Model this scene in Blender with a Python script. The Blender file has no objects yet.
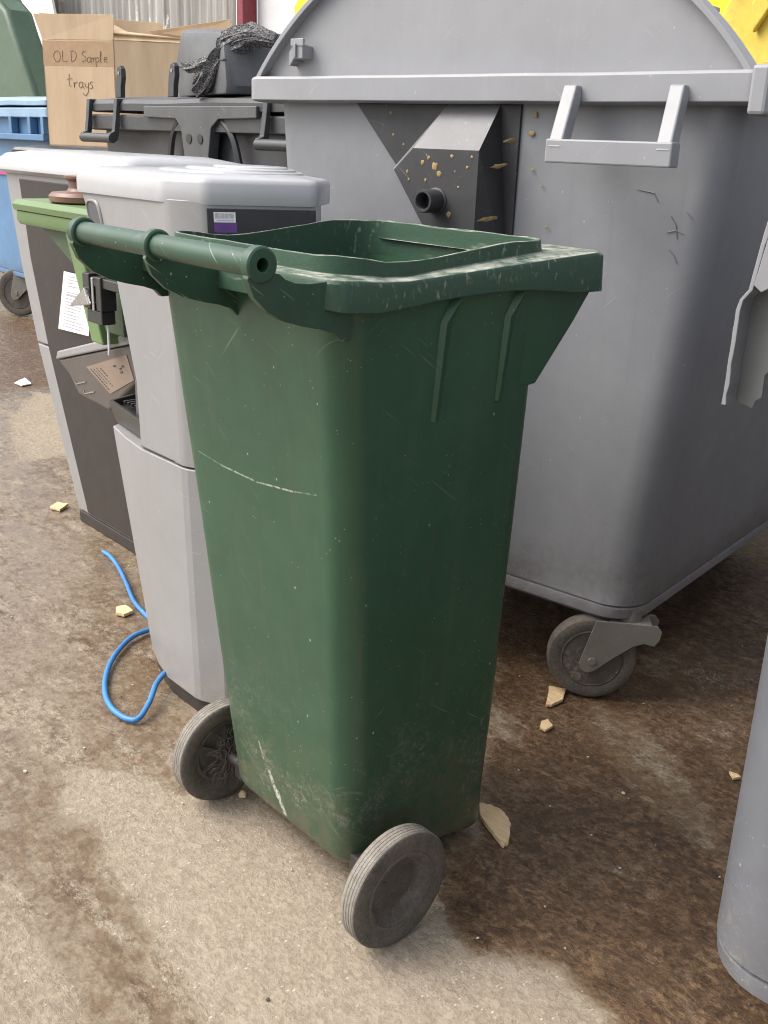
import bpy, bmesh, math, random
import numpy as np
from mathutils import Vector, Matrix, noise as mnoise
R = math.radians
random.seed(4)
scene = bpy.context.scene
COL = scene.collection

# ------------------------------------------------------------------ camera
CP = (1.15412, -0.78804, 1.16387); YAW, PITCH, ROLL = -0.82888, 0.3449, 0.03945
fw = Vector((math.sin(YAW)*math.cos(PITCH), math.cos(YAW)*math.cos(PITCH), -math.sin(PITCH)))
r0 = Vector((math.cos(YAW), -math.sin(YAW), 0)); u0 = r0.cross(fw)
r1 = r0*math.cos(ROLL)+u0*math.sin(ROLL); u1 = r1.cross(fw)
cd = bpy.data.cameras.new('camera'); cam = bpy.data.objects.new('camera', cd); COL.objects.link(cam)
m = Matrix((r1, u1, -fw)).transposed().to_4x4(); m.translation = Vector(CP)
cam.matrix_world = m
cd.sensor_fit = 'HORIZONTAL'; cd.sensor_width = 36; cd.lens = 1016.7/768*36
cd.clip_start = 0.02; cd.clip_end = 500
scene.camera = cam

# ------------------------------------------------------------------ sky, sun, exposure
SUN_EL, SUN_AZ = 50, 222      # azimuth measured clockwise from +Y: the light comes from behind the camera's left
w = bpy.data.worlds.new('World'); scene.world = w; w.use_nodes = True
nt = w.node_tree; bg = nt.nodes['Background']
sky = nt.nodes.new('ShaderNodeTexSky'); sky.sky_type = 'NISHITA'; sky.sun_disc = False
sky.sun_elevation = R(SUN_EL); sky.sun_rotation = R(SUN_AZ)
sky.air_density = 1.2; sky.dust_density = 5; sky.ozone_density = 1.0
hs = nt.nodes.new('ShaderNodeHueSaturation'); hs.inputs['Saturation'].default_value = 0.40
nt.links.new(sky.outputs[0], hs.inputs['Color']); nt.links.new(hs.outputs[0], bg.inputs[0])
bg.inputs[1].default_value = 0.15
sl = bpy.data.lights.new('sun', 'SUN'); sl.energy = 1.15; sl.angle = R(40); sl.color = (1, .93, .84)
sun = bpy.data.objects.new('sun', sl); COL.objects.link(sun)
sd = Vector((math.sin(R(SUN_AZ))*math.cos(R(SUN_EL)), math.cos(R(SUN_AZ))*math.cos(R(SUN_EL)), math.sin(R(SUN_EL))))
sun.rotation_euler = sd.to_track_quat('Z', 'Y').to_euler(); sun.location = (0, 0, 8)
vs = scene.view_settings
vs.view_transform = 'Standard'; vs.look = 'None'; vs.gamma = 1; vs.use_curve_mapping = False
vs.exposure = 0.92
scene.cycles.filter_width = 1.1

# ------------------------------------------------------------------ node helper
class NT:
    def __init__(s, name):
        s.m = bpy.data.materials.new(name); s.m.use_nodes = True
        s.t = s.m.node_tree; s.b = s.t.nodes['Principled BSDF']
        s.co = s.t.nodes.new('ShaderNodeTexCoord').outputs['Object']
    def n(s, typ, ins={}, **props):
        nd = s.t.nodes.new(typ)
        for k, v in props.items(): setattr(nd, k, v)
        for k, v in ins.items(): s.set(nd.inputs[k], v)
        return nd
    def set(s, sock, v):
        if isinstance(v, bpy.types.NodeSocket): s.t.links.new(v, sock)
        else:
            if sock.type == 'RGBA' and len(v) == 3: v = (*v, 1)
            sock.default_value = v
    def math(s, op, a, b=0.0, clamp=False):
        nd = s.n('ShaderNodeMath', {0: a, 1: b}, operation=op, use_clamp=clamp); return nd.outputs[0]
    def mapc(s, scale=(1, 1, 1), rot=(0, 0, 0), loc=(0, 0, 0), co=None):
        return s.n('ShaderNodeMapping', {'Vector': co or s.co, 'Scale': scale, 'Rotation': rot, 'Location': loc}).outputs[0]
    def noise(s, scale, detail=3, rough=.55, co=None, dist=0.0):
        return s.n('ShaderNodeTexNoise', {'Vector': co or s.co, 'Scale': scale, 'Detail': detail, 'Roughness': rough, 'Distortion': dist}).outputs[0]
    def voro(s, scale, co=None, feature='F1', rnd=1.0):
        return s.n('ShaderNodeTexVoronoi', {'Vector': co or s.co, 'Scale': scale, 'Randomness': rnd}, feature=feature).outputs['Distance']
    def ramp(s, f, a, b, clamp=True):      # linear map a..b -> 0..1
        return s.n('ShaderNodeMapRange', {'Value': f, 'From Min': a, 'From Max': b}, clamp=clamp).outputs[0]
    def mix(s, f, a, b):
        nd = s.t.nodes.new('ShaderNodeMix'); nd.data_type = 'RGBA'
        s.set(nd.inputs[0], f); s.set(nd.inputs[6], a); s.set(nd.inputs[7], b); return nd.outputs[2]
    def z(s):
        return s.n('ShaderNodeSeparateXYZ', {0: s.co}).outputs
    def bump(s, h, strength=.3, dist=.002, prev=None):
        nd = s.n('ShaderNodeBump', {'Height': h, 'Strength': strength, 'Distance': dist})
        if prev is not None: s.set(nd.inputs['Normal'], prev)
        return nd.outputs[0]
    def seg(s, a, b, width):               # a mark along a segment, in the object's own coordinates
        a = Vector(a); b = Vector(b); ab = b-a
        pa = s.n('ShaderNodeVectorMath', {0: s.co, 1: tuple(a)}, operation='SUBTRACT').outputs[0]
        h = s.n('ShaderNodeVectorMath', {0: pa, 1: tuple(ab/ab.length_squared)}, operation='DOT_PRODUCT').outputs['Value']
        h = s.n('ShaderNodeClamp', {0: h}).outputs[0]
        sc_ = s.n('ShaderNodeVectorMath', {0: tuple(ab), 3: h}, operation='SCALE')
        d = s.n('ShaderNodeVectorMath', {0: pa, 1: sc_.outputs[0]}, operation='SUBTRACT').outputs[0]
        d = s.n('ShaderNodeVectorMath', {0: d, 1: (1, .05, 1)}, operation='MULTIPLY').outputs[0]
        l = s.n('ShaderNodeVectorMath', {0: d}, operation='LENGTH').outputs['Value']
        return s.ramp(l, width, width*.4)
    def out(s, color=None, rough=None, normal=None, spec=None, metal=None):
        if color is not None: s.set(s.b.inputs['Base Color'], color)
        if rough is not None: s.set(s.b.inputs['Roughness'], rough)
        if normal is not None: s.set(s.b.inputs['Normal'], normal)
        if spec is not None: s.set(s.b.inputs['Specular IOR Level'], spec)
        if metal is not None: s.set(s.b.inputs['Metallic'], metal)
        return s.m

def scuffed(name, base, rough=.45, var=.25, scratch=.5, speck=.5, scratch_col=(.5, .52, .48), dirt=None, dirt_z=None,
            dirt_amt=.5, metal=0, bump=.25, marks=(), faded=0.0, sc=1.0, fcol=None):
    """worn plastic or painted metal: tone drift, fine scratches, pale specks, dirt near the base, single marks"""
    s = NT(name)
    n1 = s.noise(3.5*sc, 4, .6); n2 = s.noise(24*sc, 5, .6)
    dk = tuple(c*(1-var) for c in base); lt = tuple(min(1, c*(1+var)) for c in base)
    col = s.mix(s.ramp(s.math('ADD', s.math('MULTIPLY', n1, .65), s.math('MULTIPLY', n2, .35)), .36, .64), dk, lt)
    if faded:
        f = s.ramp(s.noise(5*sc, 6, .7, co=s.mapc((1, 1, .35))), .5, .75)
        col = s.mix(s.math('MULTIPLY', f, faded), col, fcol or tuple(min(1, c*.5+.09) for c in base))
    # scratches in three directions
    msk = None
    for i, (n_, len_) in enumerate((((.55, .5, .67), 9), ((-.6, .45, .66), 7), ((.25, -.6, .76), 12))):
        n_ = Vector(n_).normalized(); t1 = n_.orthogonal().normalized(); t2 = n_.cross(t1)
        dots = [s.n('ShaderNodeVectorMath', {0: s.co, 1: tuple(v_*k_)}, operation='DOT_PRODUCT').outputs['Value'] for v_, k_ in ((n_, 250), (t1, len_), (t2, len_))]
        cxyz = s.n('ShaderNodeCombineXYZ', {0: dots[0], 1: dots[1], 2: dots[2]}).outputs[0]
        f = s.noise(1.0*sc, 1.5, .5, co=s.mapc((1, 1, 1), loc=(i*3.1, i, 0), co=cxyz))
        f = s.ramp(f, .69, .76)
        lo = s.ramp(s.noise(5+2*i, 3, .6, co=s.mapc(loc=(i*5, 0, 2))), .52, .66)
        f = s.math('MULTIPLY', f, lo)
        msk = f if msk is None else s.math('MAXIMUM', msk, f)
    col = s.mix(s.math('MULTIPLY', msk, scratch), col, scratch_col)
    sp = s.ramp(s.voro(95*sc), .11, .05)
    spm = s.ramp(s.noise(13*sc, 3, .7), .50, .62)
    sp = s.math('MULTIPLY', s.math('MULTIPLY', sp, spm), speck)
    col = s.mix(sp, col, (.6, .58, .5))
    sp2 = s.math('MULTIPLY', s.ramp(s.voro(26*sc, co=s.mapc((1, 1, .7), loc=(7, 3, 1))), .05, .025), speck*.8)
    col = s.mix(sp2, col, (.62, .6, .52))
    # faint drip streaks
    st = s.ramp(s.noise(1, 3, .6, co=s.mapc((55*sc, 55*sc, 2.2*sc))), .56, .72)
    st = s.math('MULTIPLY', st, .10 if dirt else .05)
    col = s.mix(st, col, dirt or tuple(min(1, c*1.5+.05) for c in base))
    if dirt:
        zz = s.z()[2]
        f = s.ramp(s.math('ADD', zz, s.math('MULTIPLY', s.noise(9, 5, .65), -dirt_z[1]*.9)), dirt_z[1]*.35, dirt_z[0]-dirt_z[1]*.45)
        f = s.math('MULTIPLY', s.math('MULTIPLY', f, s.ramp(s.noise(38, 5, .7), .3, .7)), dirt_amt)
        col = s.mix(f, col, dirt)
    if dirt:
        web = s.ramp(s.noise(60*sc, 6, .8, dist=1.5), .50, .60)
        lowz = s.ramp(s.z()[2], dirt_z[1]*1.1, dirt_z[1]*.2)
        blot = s.ramp(s.noise(7*sc, 4, .65, co=s.mapc(loc=(2, 7, 5))), .46, .62)
        col = s.mix(s.math('MULTIPLY', s.math('MULTIPLY', web, .55), s.math('MULTIPLY', lowz, blot)), col, (.34, .32, .27))
    for a, b, wd, amt, mc in marks:
        f = s.math('MULTIPLY', s.seg(a, b, wd), s.ramp(s.noise(160, 2, .6), .35, .55))
        col = s.mix(s.math('MULTIPLY', f, amt), col, mc)
    h = s.math('ADD', s.math('MULTIPLY', s.noise(6*sc, 2, .5), 3.0), s.math('MULTIPLY', s.noise(240*sc, 2, .6), .10))
    h = s.math('ADD', h, s.math('MULTIPLY', msk, .25))
    rg = s.math('ADD', s.math('MULTIPLY', s.noise(16*sc, 4, .6), .25), rough-.12)
    rg = s.math('ADD', rg, s.math('MULTIPLY', msk, .2), clamp=True)
    return s.out(col, rg, s.bump(h, bump, .0035), metal=metal)

def plain(name, base, rough=.6, metal=0, var=.2, nscale=30, bump=.15):
    s = NT(name); n1 = s.noise(nscale, 4, .65)
    col = s.mix(s.ramp(n1, .3, .7), tuple(c*(1-var) for c in base), tuple(min(1, c*(1+var)) for c in base))
    return s.out(col, rough, s.bump(s.noise(nscale*5, 3, .6), bump, .002), metal=metal)

MUD = (.16, .115, .075)
G_SC = [((.145, .03, .722), (.09, .03, .712), .0016, .6, (.45, .5, .4)), ((.09, .03, .712), (.006, .03, .703), .0020, .8, (.45, .5, .4)),
        ((.006, .03, .703), (-.086, .03, .705), .0020, .75, (.45, .5, .4)), ((-.086, .03, .705), (-.149, .03, .712), .0014, .5, (.45, .5, .4)),
        ((-.036, .07, .17), (-.018, .07, .13), .006, .9, (.5, .5, .43)), ((-.018, .07, .14), (-.002, .07, .105), .0075, .9, (.5, .5, .43)),
        ((-.06, .07, .22), (-.05, .07, .19), .003, .6, (.5, .5, .43))]
MAT = {}
MAT['green'] = scuffed('green_plastic', (.027, .076, .041), .38, .12, .30, .6, (.32, .36, .27), MUD, (.0, .36), .9, marks=G_SC, faded=.24, fcol=(.085, .125, .070))
MAT['green_rim'] = scuffed('green_rim_plastic', (.028, .070, .042), .38, .2, .85, .9, (.46, .52, .44), bump=.3, faded=.35)
def ledge_mat():
    s = NT('green_ledge_dusty')
    f = s.ramp(s.noise(30, 6, .7, co=s.mapc((1, 1, 1))), .40, .60)
    sc1 = s.ramp(s.noise(1, 2, .5, co=s.mapc((220, 14, 14), (0, 0, .5))), .5, .7)
    nz = s.n('ShaderNodeSeparateXYZ', {0: s.n('ShaderNodeNewGeometry').outputs['Normal']}).outputs[2]
    up = s.ramp(nz, .6, .95)
    f = s.math('MULTIPLY', s.math('ADD', s.math('MULTIPLY', f, .75), s.math('MULTIPLY', sc1, .45), clamp=True), up)
    side = s.math('MULTIPLY', s.ramp(s.noise(1, 3, .6, co=s.mapc((12, 120, 60), (.6, .3, .4))), .58, .7), s.ramp(s.noise(9, 3, .6), .42, .6))
    f = s.math('MAXIMUM', f, s.math('MULTIPLY', side, .55))
    col = s.mix(f, (.029, .072, .043), (.44, .44, .37))
    return s.out(col, .5, s.bump(s.noise(120, 4, .7), .35, .002))
MAT['ledge'] = ledge_mat()
GSP = (.40, .40, .41)
MAT['grey'] = scuffed('grey_plastic', (.215, .222, .240), .40, .07, .25, .55, (.45, .45, .46), (.12, .10, .08), (.22, .50), .55, bump=.18,
    marks=[((-.38, -.006, .955), (-.33, -.006, .951), .0016, .8, (.5, .5, .5))])
MAT['grey_light'] = scuffed('grey_lid_plastic', (.275, .280, .298), .45, .06, .35, .5, (.55, .55, .55), bump=.15)
MAT['grey_dark'] = scuffed('grey_blue_plastic', (.135, .143, .162), .4, .1, .35, .6, (.5, .5, .5), (.13, .1, .08), (.15, .4), .4, bump=.2)
MAT['black_plate'] = scuffed('charcoal_plate', (.036, .036, .039), .55, .2, .5, .5, (.25, .25, .24))
MAT['black'] = scuffed('black_plastic', (.050, .052, .056), .42, .2, .4, .5, (.25, .25, .26), faded=.2)
MAT['tub'] = scuffed('charcoal_tub_plastic', (.085, .087, .093), .35, .2, .4, .6, (.35, .35, .36), faded=.2)
MAT['blue'] = scuffed('blue_plastic', (.095, .21, .38), .42, .12, .5, .4, (.5, .6, .7), (.1, .09, .08), (.2, .5), .5, faded=.2)
MAT['blue_lid'] = scuffed('blue_lid_plastic', (.26, .40, .56), .4, .12, .4, .4, (.6, .7, .8), faded=.2)
MAT['dgreen'] = scuffed('dark_green_plastic', (.075, .125, .080), .45, .1, .3, .3, (.4, .45, .4))
MAT['yellow'] = scuffed('yellow_painted_metal', (.78, .60, .015), .45, .08, .4, .4, (.5, .4, .1), bump=.1)
MAT['ochre'] = scuffed('ochre_stained_metal', (.60, .44, .06), .6, .25, .8, .8, (.2, .12, .05), (.25, .13, .04), (1.2, 2.0), .6)
MAT['silver'] = scuffed('silver_plastic', (.275, .274, .277), .34, .05, .35, .35, (.6, .6, .58), (.2, .16, .12), (.0, .2), .5, bump=.08,
    marks=[((-.575+.0, .215, .19), (-.60, .215, .26), .0016, .8, (.8, .8, .8)), ((-.56, .215, .09), (-.51, .215, .11), .003, .35, (.3, .33, .5)),
           ((-.60, .215, .22), (-.53, .215, .15), .002, .3, (.3, .33, .5))])
MAT['white_top'] = scuffed('wet_white_plastic', (.42, .425, .44), .22, .05, .2, .5, (.5, .5, .5), bump=.15)
MAT['panel_dark'] = scuffed('brown_black_panel', (.026, .020, .018), .42, .12, .3, .3, (.2, .18, .16), bump=.04)
MAT['panel_black'] = scuffed('black_gloss_panel', (.035, .033, .040), .3, .15, .3, .3, (.2, .2, .22), bump=.08)
MAT['panel_mid'] = scuffed('brown_grey_panel', (.095, .080, .072), .35, .12, .3, .3, (.2, .18, .16), bump=.05)
MAT['flange'] = scuffed('raw_grey_plastic', (.16, .172, .168), .5, .1, .3, .5, (.4, .4, .4))
MAT['lime'] = scuffed('light_green_plastic', (.135, .215, .085), .45, .1, .4, .5, (.5, .6, .4), bump=.15)
MAT['lime_shaded'] = scuffed('shaded_green_plastic', (.06, .10, .05), .5, .1, .4, .5, (.5, .6, .4))  # lime with shade put into its colour, for caddy body and gusset
MAT['brown'] = scuffed('brown_plastic', (.16, .085, .06), .4, .2, .4, .5, (.4, .3, .25))
MAT['chrome'] = plain('dull_chrome', (.55, .55, .55), .25, 1, .1)
MAT['tapblack'] = plain('tap_black', (.03, .03, .03), .3)
MAT['axle'] = plain('axle_steel', (.10, .09, .08), .5, .6)
MAT['galv'] = scuffed('galvanised_steel', (.20, .19, .17), .6, .15, .5, .4, (.4, .4, .38), MUD, (.05, .25), .5, metal=.25)
MAT['hub'] = scuffed('grey_hub_plastic', (.055, .05, .047), .65, .25, .4, .6, (.25, .22, .19), (.19, .15, .11), (0, .3), .55)
MAT['paper'] = plain('paper_white', (.78, .78, .80), .7, 0, .03)
MAT['ink'] = plain('ink_grey', (.38, .38, .42), .8)
MAT['pencil'] = plain('pencil_brown', (.20, .13, .085), .8)
MAT['purple'] = plain('purple_label', (.12, .05, .22), .5)
MAT['sticker'] = plain('white_label', (.75, .74, .78), .5, 0, .03)
MAT['label_brown'] = plain('tan_label', (.24, .18, .14), .5, 0, .06)
MAT['maroon'] = plain('maroon_paint', (.22, .035, .05), .6)
MAT['palewall'] = plain('pale_panel_paint', (.62, .62, .64), .7, 0, .08, 4)
MAT['white_board'] = plain('white_board', (.85, .85, .80), .6, 0, .06, 3)
MAT['cable'] = scuffed('blue_cable', (.045, .20, .50), .45, .2, .4, .8, (.5, .6, .7), bump=.1)
MAT['splat'] = plain('dried_food', (.30, .21, .085), .6, 0, .35, 90)
MAT['paint_white'] = plain('chalk_white', (.8, .8, .78), .7)
MAT['magenta'] = plain('magenta_tape', (.5, .06, .22), .5)

def rubber():
    s = NT('dusty_rubber')
    d = s.ramp(s.noise(22, 5, .7), .3, .7); d2 = s.ramp(s.noise(160, 3, .7), .4, .65)
    col = s.mix(s.math('MULTIPLY', s.math('ADD', s.math('MULTIPLY', d, .6), s.math('MULTIPLY', d2, .4)), .85), (.055, .049, .043), (.175, .150, .125))
    return s.out(col, .85, s.bump(s.noise(180, 4, .7), .5, .0015))
MAT['rubber'] = rubber()
def rubber2():
    s = NT('worn_pale_tread')
    d = s.ramp(s.noise(30, 5, .7), .3, .7); d2 = s.ramp(s.noise(200, 3, .7), .4, .65)
    col = s.mix(s.math('ADD', s.math('MULTIPLY', d, .6), s.math('MULTIPLY', d2, .4)), (.15, .135, .115), (.30, .275, .235))
    return s.out(col, .9, s.bump(s.noise(180, 4, .7), .5, .0015))
MAT['tread'] = rubber2()

def card():
    s = NT('cardboard')
    co = s.mapc((1, 1, 1))
    f = s.noise(1, 4, .6, co=s.mapc((14, 14, 3))); c = s.mix(s.ramp(f, .3, .7), (.58, .43, .28), (.70, .54, .37))
    fl = s.noise(1, 2, .5, co=s.mapc((90, 90, 1.5)))
    return s.out(c, .85, s.bump(fl, .15, .002))
MAT['card'] = card()
MAT['tape'] = plain('parcel_tape', (.48, .33, .20), .3, 0, .08)
def chipm():
    s = NT('torn_board')
    f = s.noise(1, 3, .6, co=s.mapc((30, 260, 30), (0, 0, .4)))
    c = s.mix(s.ramp(f, .3, .7), (.62, .42, .22), (.80, .62, .38))
    return s.out(c, .85, s.bump(f, .4, .002))
MAT['chip'] = chipm()
MAT['grime'] = plain('grime', (.115, .095, .078), .9)
def fence():
    s = NT('streaked_sheet')
    v = s.noise(1, 5, .7, co=s.mapc((3.2, 1, .28))); v2 = s.noise(1, 3, .6, co=s.mapc((22, 1, .7)))
    f = s.ramp(s.math('ADD', s.math('MULTIPLY', v, .6), s.math('MULTIPLY', v2, .4)), .36, .62)
    c = s.mix(f, (.15, .14, .13), (.52, .50, .47))
    pl = s.ramp(s.noise(2.5, 6, .7, co=s.mapc((1.6, 1, .5))), .60, .64)
    c = s.mix(pl, c, (.72, .68, .60))
    return s.out(c, .8, s.bump(v2, .3, .004))
MAT['fence'] = fence()
def netm():
    s = NT('black_netting')
    v = s.voro(170, co=s.mapc((.4, 1, 1), (.5, .5, .2)), feature='DISTANCE_TO_EDGE')
    f = s.ramp(v, .22, .05)
    c = s.mix(f, (.015, .015, .016), (.17, .17, .175))
    return s.out(c, .55, s.bump(f, .8, .003))
MAT['net'] = netm()

# ------------------------------------------------------------------ mesh helper
class MB:
    def __init__(s): s.v = []; s.f = []; s.mi = []
    def add(s, vs, fs, mi=0):
        o = len(s.v); s.v += [tuple(v) for v in vs]; s.f += [tuple(i+o for i in f) for f in fs]; s.mi += [mi]*len(fs); return s
    def box(s, x0, x1, y0, y1, z0, z1, mat=None, mi=0):
        vs = [Vector((x, y, z)) for z in (z0, z1) for y in (y0, y1) for x in (x0, x1)]
        if mat is not None: vs = [mat @ v for v in vs]
        return s.add(vs, [(0, 2, 3, 1), (4, 5, 7, 6), (0, 1, 5, 4), (2, 6, 7, 3), (0, 4, 6, 2), (1, 3, 7, 5)], mi)
    def hexa(s, a, b, mi=0):     # two quads of corresponding corners
        n = len(a); vs = list(a)+list(b)
        fs = [tuple(range(n))[::-1], tuple(range(n, 2*n))]+[(i, (i+1) % n, n+(i+1) % n, n+i) for i in range(n)]
        return s.add(vs, fs, mi)
    def prism(s, poly, lift, a, b, mi=0):   # poly of 2D points, lift(u, v, w) -> 3D, from w=a to w=b
        return s.hexa([lift(u, v, a) for u, v in poly], [lift(u, v, b) for u, v in poly], mi)
    def loft(s, rings, cap0=True, cap1=True, closed=True, mi=0):
        n = len(rings[0]); vs = [p for r in rings for p in r]; fs = []
        for k in range(len(rings)-1):
            for i in range(n if closed else n-1):
                j = (i+1) % n; fs.append((k*n+i, k*n+j, (k+1)*n+j, (k+1)*n+i))
        if cap0: fs.append(tuple(range(n))[::-1])
        if cap1: fs.append(tuple((len(rings)-1)*n+i for i in range(n)))
        return s.add(vs, fs, mi)
    def lathe(s, prof, c, axis, n=48, mi=0, close=False):   # prof: (r, h) along the axis
        ax = Vector(axis).normalized(); t = ax.orthogonal().normalized(); b = ax.cross(t); c = Vector(c)
        rings = []
        for r, h in prof:
            rings.append([c+ax*h+(t*math.cos(2*math.pi*i/n)+b*math.sin(2*math.pi*i/n))*r for i in range(n)])
        if close: rings.append(rings[0])
        return s.loft(rings, not close, not close, mi=mi)
    def tube(s, pts, r, n=10, mi=0, cap=True):
        pts = [Vector(p) for p in pts]; rings = []; prev = None
        for i, p in enumerate(pts):
            d = (pts[min(i+1, len(pts)-1)]-pts[max(i-1, 0)]).normalized()
            t = (prev - d*prev.dot(d)).normalized() if prev is not None and (prev-d*prev.dot(d)).length > 1e-4 else d.orthogonal().normalized()
            prev = t; b = d.cross(t); rr = r[i] if isinstance(r, (list, tuple)) else r
            rings.append([p+(t*math.cos(2*math.pi*k/n)+b*math.sin(2*math.pi*k/n))*rr for k in range(n)])
        return s.loft(rings, cap, cap, mi=mi)
    def build(s, name, mats, parent=None, smooth=35, bevel=0, seg=2, xf=None):
        me = bpy.data.meshes.new(name)
        vs = [tuple(xf @ Vector(v)) for v in s.v] if xf is not None else s.v
        me.from_pydata(vs, [], s.f)
        if not isinstance(mats, (list, tuple)): mats = [mats]
        for mm in mats: me.materials.append(MAT[mm] if isinstance(mm, str) else mm)
        for p, i in zip(me.polygons, s.mi): p.material_index = i
        bm = bmesh.new(); bm.from_mesh(me); bmesh.ops.recalc_face_normals(bm, faces=bm.faces); bm.to_mesh(me); bm.free()
        o = bpy.data.objects.new(name, me); COL.objects.link(o)
        if parent is not None: o.parent = parent
        if smooth:
            me.polygons.foreach_set('use_smooth', [True]*len(me.polygons)); me.set_sharp_from_angle(angle=R(smooth))
        if bevel:
            bv = o.modifiers.new('bevel', 'BEVEL'); bv.width = bevel; bv.segments = seg; bv.limit_method = 'ANGLE'; bv.angle_limit = R(40)
            bv.harden_normals = bool(smooth)
        return o
def root(name, label, cat, loc=(0, 0, 0), rz=0, group=None):
    o = bpy.data.objects.new(name, None); COL.objects.link(o); o.location = loc; o.rotation_euler = (0, 0, rz)
    o.empty_display_size = .1; return tag(o, label, cat, group)
def tag(o, label=None, cat=None, group=None, kind=None):
    if label: o['label'] = label
    if cat: o['category'] = cat
    if group: o['group'] = group
    if kind: o['kind'] = kind
    return o
def shifted(loc): return Matrix.Translation(-Vector(loc))
def spline(pts, k=6):
    pts = [Vector(p) for p in pts]; out = []
    for i in range(len(pts)-1):
        p0, p1, p2, p3 = pts[max(i-1, 0)], pts[i], pts[i+1], pts[min(i+2, len(pts)-1)]
        for j in range(k):
            t = j/k
            out.append(.5*((2*p1)+(p2-p0)*t+(2*p0-5*p1+4*p2-p3)*t*t+(3*p1-p0-3*p2+p3)*t**3))
    out.append(pts[-1]); return out
def rrect(x0, x1, y0, y1, r, n=7, ns=6):
    """rounded rectangle, fixed number of points, counter clockwise from the +x side"""
    P = []
    cs = [(x1-r, y0+r, -90), (x1-r, y1-r, 0), (x0+r, y1-r, 90), (x0+r, y0+r, 180)]
    for k, (cx, cy, a) in enumerate(cs):
        arc = [(cx+r*math.cos(R(a+90*i/n)), cy+r*math.sin(R(a+90*i/n))) for i in range(n+1)]
        P += arc
        nx = cs[(k+1) % 4]; a2 = nx[2]
        q = (nx[0]+r*math.cos(R(a2)), nx[1]+r*math.sin(R(a2))); p = arc[-1]
        P += [(p[0]+(q[0]-p[0])*i/ns, p[1]+(q[1]-p[1])*i/ns) for i in range(1, ns)]
    return P
def lerp(a, b, t): return a+(b-a)*t
def interp(x, pts):
    if x <= pts[0][0]: return pts[0][1]
    for (a, b), (c, d) in zip(pts, pts[1:]):
        if x <= c: return lerp(b, d, (x-a)/(c-a))
    return pts[-1][1]

# ------------------------------------------------------------------ ground
POLY = {
 'A': [(0.167, 0.376), (0.195, 0.253), (0.221, 0.208), (0.294, 0.189), (0.348, 0.188), (0.395, 0.229), (0.448, 0.26), (0.498, 0.245), (0.574, 0.239), (0.708, 0.18), (1.6, 0.1), (3, 3), (-0.62, 3.101), (-0.9, 2.3), (-0.656, 1.4), (-0.159, 0.762)],
 'A2': [(-0.511, 1.184), (-0.452, 1.373), (-0.189, 1.208), (-0.061, 1.374), (0.165, 1.406), (0.356, 1.149), (0.255, 0.96), (0.092, 0.978), (-0.06, 0.888), (-0.31, 0.962)],
 'A3': [(-0.018, 0.943), (0.105, 0.96), (0.333, 0.833), (0.503, 0.672), (0.434, 0.671), (0.259, 0.74), (0.073, 0.823)],
 'A4': [(-0.166, 0.753), (-0.102, 0.765), (0.005, 0.676), (-0.06, 0.655)],
 'A5': [(-0.142, 1.315), (-0.029, 1.416), (0.214, 1.47), (0.4, 3.038), (-0.9, 3), (-0.312, 1.559)],
 'A6': [(-0.155, 1.162), (0.002, 1.366), (0.144, 1.223), (0.027, 1.073), (-0.122, 1.078)],
 'B': [(-0.271, 0.03), (-0.227, 0.134), (0.074, 0.144), (0.202, 0.222), (0.301, 0.181), (0.351, 0.185), (0.451, 0.256), (0.58, 0.23), (0.7, 0.1), (0.9, -0.6), (0.345, -0.5), (0.185, -0.229), (-0.02, -0.193), (-0.215, -0.17), (-0.272, -0.113)],
 'C': [(-0.758, -0.196), (-0.409, -0.142), (-0.176, -0.163), (0.036, -0.19), (0.23, -0.217), (0.171, -0.314), (-0.021, -0.292), (-0.213, -0.286), (-0.409, -0.326)],
 'D': [(-0.332, -0.355), (-0.169, -0.305), (-0.013, -0.313), (0.176, -0.332), (0.056, -0.525)],
 'F1': [(-3.051, 0.869), (-3.293, 1.16), (-2.57, 1.02), (-2.33, 0.878), (-2.454, 0.815), (-2.476, 0.667)],
 'F2': [(-0.487, -0.085), (-0.376, 0.026), (-0.271, 0.03), (-0.272, -0.113), (-0.381, -0.156)],
 'F3': [(-3.53, 1.168), (-3.335, 1.279), (-3.015, 1.078), (-3.108, 0.938)],
 'G': [(-5.947, 1.87), (-5.137, 2.072), (-3.528, 1.371), (-3.507, 1.012), (-3.884, 1.016)],
 'H': [(-1.413, 0.451), (-1.084, 0.428), (-0.599, 0.202), (-0.422, 0.168), (-0.367, 0.065), (-0.535, 0.025), (-0.96, 0.206)]}
FIELD = [('G', .80, .25), ('A', .80, .03), ('A2', .70, .05), ('A6', .60, .05), ('A3', .50, .03), ('A4', .30, .03), ('A5', .95, .04),
         ('H', .56, .08), ('B', .10, .035), ('C', .53, .035), ('D', .30, .04), ('F1', .15, .09), ('F3', .18, .1), ('F2', .12, .04)]
def sdf(px, py, poly):
    d = np.full(px.shape, 1e9); inside = np.zeros(px.shape, bool); n = len(poly)
    for i in range(n):
        ax, ay = poly[i]; bx, by = poly[(i+1) % n]; ex, ey = bx-ax, by-ay
        t = np.clip(((px-ax)*ex+(py-ay)*ey)/(ex*ex+ey*ey), 0, 1)
        d = np.minimum(d, np.hypot(px-ax-ex*t, py-ay-ey*t))
        c = ((ay > py) != (by > py)) & (px < (bx-ax)*(py-ay)/((by-ay) if by != ay else 1e-9)+ax)
        inside ^= c
    return np.where(inside, -d, d)
def axis_coords(lo, hi, step, far):
    a = list(np.arange(lo, hi, step)); g = step; x = hi; up = []
    while x < far: up.append(x); g *= 1.22; x += g
    up.append(far); g = step; x = lo-step; dn = []
    while x > -far: dn.append(x); g *= 1.22; x -= g
    dn.append(-far); return np.array(sorted(dn)+a+up)
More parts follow.
